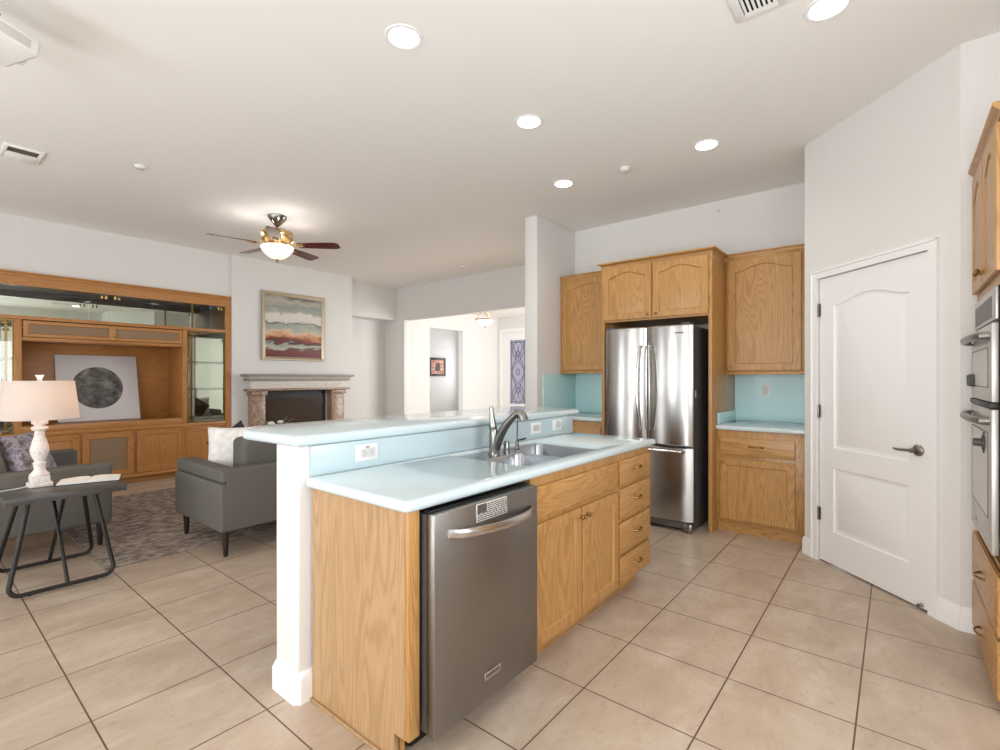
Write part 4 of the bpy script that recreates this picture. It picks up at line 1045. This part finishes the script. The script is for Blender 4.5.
# coffee table and flowers, only the blossoms show above the bar
p = thing('coffee_table', 'low dark coffee table in front of the fireplace, hidden behind the bar', 'table', (2.72, 5.55, .0135))
MB().box(2.22, 3.25, 5.25, 5.85, .38, .42, .004).build('tabletop', 'greytop', p)
for x in (2.27, 3.20):
    for y in (5.30, 5.80): MB().box(x-.02, x+.02, y-.02, y+.02, .0135, .38, .002).build('leg', 'blackmetal', p)
p = thing('flower_vase', 'vase of white flowers and greenery peeking over the bar near the fireplace', 'flowers', (2.72, 5.5, .4205))
MB().lathe((2.72, 5.5, .4205), ZV, [(.05, 0), (.075, .05), (.07, .12), (.04, .18), (.05, .20), (.042, .2), (.03, .17), (.01, .1)], 20).build('vase', 'ceramic', p)
lf = MB(); fl = MB(); rr = random.Random(5)
for i in range(22):
    a = rr.uniform(0, 2*PI); R_ = rr.uniform(.04, .17); h_ = .815+rr.uniform(-.06, .035)-.25*(R_-.04)
    e = V((2.72+R_*math.cos(a), 5.5+R_*math.sin(a), h_)); lf.tube([(2.72, 5.5, .57), (V((2.72, 5.5, .68))+e)/2, e], .0025, 5)
    if i % 5 == 0:
        for k in range(6):
            b = k*PI/3; lf_c = e+V((.022*math.cos(b), .022*math.sin(b), .008)); fl.lathe(lf_c, V((math.cos(b), math.sin(b), .8)), [(.004, -.01), (.02, 0), (.016, .008), (0, .012)], 8)
    else:
        d = V((math.cos(a), math.sin(a), .4)).normalized(); sd = d.cross(ZV).normalized()
        lf.rings([[e+d*q*.07+sd*wd, e+d*q*.07+ZV*.002, e+d*q*.07-sd*wd, e+d*q*.07-ZV*.002] for q, wd in ((0, .003), (.35, .016), (.7, .012), (1, .001))])
lf.build('greenery', 'leaf', p); fl.build('blossom', 'flower', p)

# ------------------------------------------------------------------ ceiling
def downlight(name, label):
    p = thing(name, label, 'ceiling light', (0, 0, 0), 'recessed ceiling lights')
    mb = MB(); R = []
    for r_, z in ((.098, 0), (.096, -.004), (.088, -.006), (.078, -.003), (.074, -.0015)):
        R.append([V((r_*math.cos(2*PI*i/40), r_*math.sin(2*PI*i/40), z)) for i in range(40)])
    mb.rings(R, False, False); mb.build('trim_ring', 'white', p)
    MB().lathe((0, 0, -.0035), ZV, [(.0, 0), (.074, 0), (.076, .0025), (0, .0028)], 32).build('lens', 'lamp_on', p)
    return p
DL = [(1.64, 1.965, 'round recessed ceiling light nearest above the island, left of centre'), (2.72, 1.95, 'recessed ceiling light above the middle of the island with its inner bulb showing'),
      (3.785, 2.33, 'smallest recessed ceiling light, in front of the fin wall'), (3.83, 1.107, 'recessed ceiling light in front of the refrigerator'), (2.765, .25, 'recessed ceiling light at the top right beside the vent')]
dl0 = downlight('recessed_light', DL[0][2]); dl0.location = (DL[0][0], DL[0][1], CZ)
for x, y, lb in DL[1:]:
    c = copy_tree(dl0); c.location = (x, y, CZ); c['label'] = lb
for x, y, _ in DL: spot_light('recessed_lamp', (x, y, CZ-.02), 9)
def disc_device(name, label, cat, x, y, r, h):
    p = thing(name, label, cat, (x, y, CZ))
    MB().lathe((x, y, CZ), -ZV, [(r, 0), (r, h*.35), (r*.86, h*.6)], 24).build('base', 'plastic', p)
    MB().lathe((x, y, CZ-h*.58), -ZV, [(r*.7, 0), (r*.66, h*.3), (r*.3, h*.42), (0, h*.43)], 24).build('cap', 'plastic_grey', p)
disc_device('sprinkler_head', 'small round sprinkler on the ceiling between the kitchen lights', 'sprinkler', 3.82, 1.755, .038, .04)
disc_device('sprinkler_head', 'tiny round sprinkler on the ceiling near the foyer opening', 'sprinkler', 5.58, 5.27, .04, .04)
disc_device('ceiling_sensor', 'small white round cap on the living room ceiling left of the fan', 'sensor', 1.268, 4.85, .04, .03)
def vent(name, label, cx, cy, sx, sy, rz, n, fw=.04):
    p = thing(name, label, 'vent', (cx, cy, CZ)); R3 = Matrix.Rotation(rz, 3, 'Z'); c = V((cx, cy, CZ))
    mb = MB()
    for a, b, w1, w2 in ((-sx/2-fw/2, 0, fw, sy+2*fw), (sx/2+fw/2, 0, fw, sy+2*fw), (0, -sy/2-fw/2, sx, fw), (0, sy/2+fw/2, sx, fw)):
        mb.obox(c+R3 @ V((a, b, -.005)), (w1, w2, .010), R3, .002)
    mb.build('frame', 'white', p)
    MB().obox(c+R3 @ V((0, 0, -.0015)), (sx, sy, .002), R3).build('backing', 'gap', p)
    mb = MB()
    for k in range(n): mb.obox(c+R3 @ V((-sx/2+sx*(k+.5)/n, -sy*.0, -.010)), (sx/n*.55, sy, .003), R3 @ Matrix.Rotation(.7, 3, 'Y'))
    mb.build('louvre', 'white', p)
    return p, c, R3
p, c, R3 = vent('ceiling_vent', 'white louvred ceiling vent at the top edge beside the light', 2.425, .495, .14, .27, PI/2+.0, 7)
p = thing('ceiling_vent', 'white ceiling vent with a dark slot on the living room ceiling', 'vent', (.615, 5.30, CZ))
mb = MB(); mb.box(.50, .725, 5.14, 5.165, CZ-.016, CZ, .004); mb.box(.50, .725, 5.44, 5.465, CZ-.016, CZ, .004); mb.box(.50, .525, 5.165, 5.44, CZ-.016, CZ, .004); mb.box(.70, .725, 5.165, 5.44, CZ-.016, CZ, .004); mb.build('frame', 'ceil', p)
MB().box(.525, .70, 5.165, 5.29, CZ-.006, CZ).build('slot', plain('shadow_grey_metal', (92, 86, 78), .7), p)
MB().box(.525, .70, 5.29, 5.44, CZ-.022, CZ, .006).build('damper', 'ceil', p)
# white projector under the ceiling at the upper left
p = thing('projector', 'white projector hanging from the ceiling at the upper left edge', 'projector', (.26, 3.25, CZ))
pr_c = V((.245, 3.20, 2.885)); pr_r = Matrix.Rotation(.35, 3, 'Z') @ Matrix.Rotation(.12, 3, 'Y')
MB().obox(pr_c, (.30, .26, .085), pr_r, .018, 3).build('body', 'plastic', p)
mb = MB(); mb.lathe((.20, 3.20, CZ), -ZV, [(.055, 0), (.055, .012), (.02, .016), (.02, .135)], 18); mb.build('mount', 'plastic', p)
MB().obox(pr_c+pr_r @ V((.0, -.125, -.005)), (.22, .014, .045), pr_r, .003).build('vent_grille', 'plastic_grey', p)
MB().lathe(pr_c+pr_r @ V((.148, .02, -.005)), pr_r @ V((1, 0, 0)), [(.034, 0), (.034, .01), (.026, .012), (.022, .004)], 20).build('lens', 'plastic_grey', p)
MB().tube([(.21, 3.21, CZ-.02), (.25, 3.18, CZ-.05), (.29, 3.16, CZ-.10), (.27, 3.18, CZ-.145)], .008, 8).build('cable', 'black', p)
# ceiling fan with light kit
gx, gy_ = 2.595, 5.21
p = thing('ceiling_fan', 'five blade ceiling fan with cherry blades and a lit glass bowl', 'ceiling fan', (gx, gy_, CZ))
MB().lathe((gx, gy_, CZ), -ZV, [(.098, 0), (.096, .018), (.07, .055), (.04, .09), (.022, .108)], 28).build('canopy', 'chrome', p)
MB().lathe((gx, gy_, CZ-.10), -ZV, [(.014, 0), (.014, .05)], 12).build('downrod', 'blackmetal', p)
MB().lathe((gx, gy_, CZ-.14), -ZV, [(.05, 0), (.11, .012), (.155, .035), (.165, .07), (.150, .095), (.165, .105), (.165, .12), (.12, .15), (.10, .155)], 32).build('motor_housing', 'fangold', p)
BZ = 2.745
for k in range(5):
    a = math.radians(24+72*k); ca, sa = math.cos(a), math.sin(a)
    d, s_ = V((ca, sa, 0)), V((-sa, ca, 0)); up = ZV
    bw = d*0+s_*math.cos(.2)-up*math.sin(.2); nn = d.cross(bw)
    b0 = V((gx, gy_, BZ+.012))
    def q(r_, w_, t_): return b0 + d*r_ + bw*w_ + nn*t_
    mb = MB(); R = []
    for r_, w_ in ((.215, .040), (.24, .056), (.45, .066), (.60, .071), (.645, .062), (.662, .040)):
        R.append([q(r_, -w_, -.003), q(r_, w_, -.003), q(r_, w_, .003), q(r_, -w_, .003)])
    bl = mb.rings(R).build('blade', 'cherry', p)
    mb = MB(); mb.tube([b0+d*.13+up*.02, b0+d*.17+up*.004, q(.215, 0, -.009), q(.28, 0, -.009)], .009, 8); mb.lathe(q(.27, 0, -.012), nn, [(.03, 0), (.03, .008)], 12); mb.build('blade_arm', 'fangold', bl)
MB().lathe((gx, gy_, 2.775), -ZV, [(.10, 0), (.105, .02), (.08, .035)], 28).build('light_fitter', 'fangold', p)
MB().lathe((gx, gy_, 2.742), -ZV, [(.085, -.01), (.155, .0), (.168, .010), (.160, .035), (.125, .085), (.07, .125), (.02, .140), (0, .141)], 36).build('glass_bowl', 'bowl', p)
MB().lathe((gx, gy_, 2.602), -ZV, [(.018, 0), (.02, .008), (.008, .018), (.012, .03), (.004, .04)], 14).build('finial', 'fangold', p)
for k in range(3):
    a = k*2*PI/3+.4; point_light('fan_uplight', (gx+.26*math.cos(a), gy_+.26*math.sin(a), 2.80), 1.7, (1, .96, .9), .04)
# foyer pendant
px_, py_ = 6.82, 5.88
p = thing('pendant_light', 'white bowl pendant with a copper rim hanging in the foyer', 'pendant light', (px_, py_, 2.87))
MB().lathe((px_, py_, 2.87), -ZV, [(.07, 0), (.065, .02), (.015, .035), (.008, .05), (.008, .40)], 18).build('stem', 'brass', p)
MB().lathe((px_, py_, 2.385), -ZV, [(.165, 0), (.165, .01), (.14, .05), (.09, .09), (.03, .115), (0, .118)], 32).build('bowl', 'bowl2', p)
mb = MB(); mb.tube([(px_+.172*math.cos(2*PI*i/32), py_+.172*math.sin(2*PI*i/32), 2.385) for i in range(32)], .011, 8, True); mb.build('rim', plain('copper_rim', (170, 104, 84), .35, .6), p)
mb = MB()
for k in range(3): a = k*2*PI/3; mb.tube([(px_+.01*math.cos(a), py_+.01*math.sin(a), 2.56), (px_+.10*math.cos(a), py_+.10*math.sin(a), 2.50), (px_+.17*math.cos(a), py_+.17*math.sin(a), 2.385)], .006, 6)
mb.build('arm', 'brass', p)
MB().lathe((px_, py_, 2.268), -ZV, [(.014, 0), (.016, .01), (.004, .03)], 12).build('finial', 'brass', p)
point_light('pendant_bulb', (px_, py_, 2.62), 8, (1, .98, .95), .08)
# small picture in the hall beyond the foyer
p = thing('framed_print', 'small dark framed reddish print on the wall beyond the foyer doorway', 'picture', (9.16, 9.58, 1.36))
MB().box(8.93, 9.39, 9.579, 9.590, 1.42, 1.79).build('print', 'print', p)
MB().box(9.08, 9.24, 9.574, 9.5785, 1.50, 1.71).build('print_motif', 'blackframe', p)
mb = MB()
for a, b, c_, e in ((8.86, 8.93, 1.36, 1.85), (9.39, 9.455, 1.36, 1.85), (8.93, 9.39, 1.36, 1.42), (8.93, 9.39, 1.79, 1.85)): mb.box(a, b, 9.57, 9.598, c_, e, .004)
mb.build('frame', 'blackframe', p)
# window blinds' wall hook above the refrigerator wall
tag(MB().tube([(FX-.001, 1.36, 2.975), (FX-.02, 1.36, 2.975), (FX-.028, 1.36, 2.96), (FX-.022, 1.36, 2.945)], .006, 8).build('hook', 'plastic_grey'), 'tiny hook high on the wall above the refrigerator cabinet', 'hook')
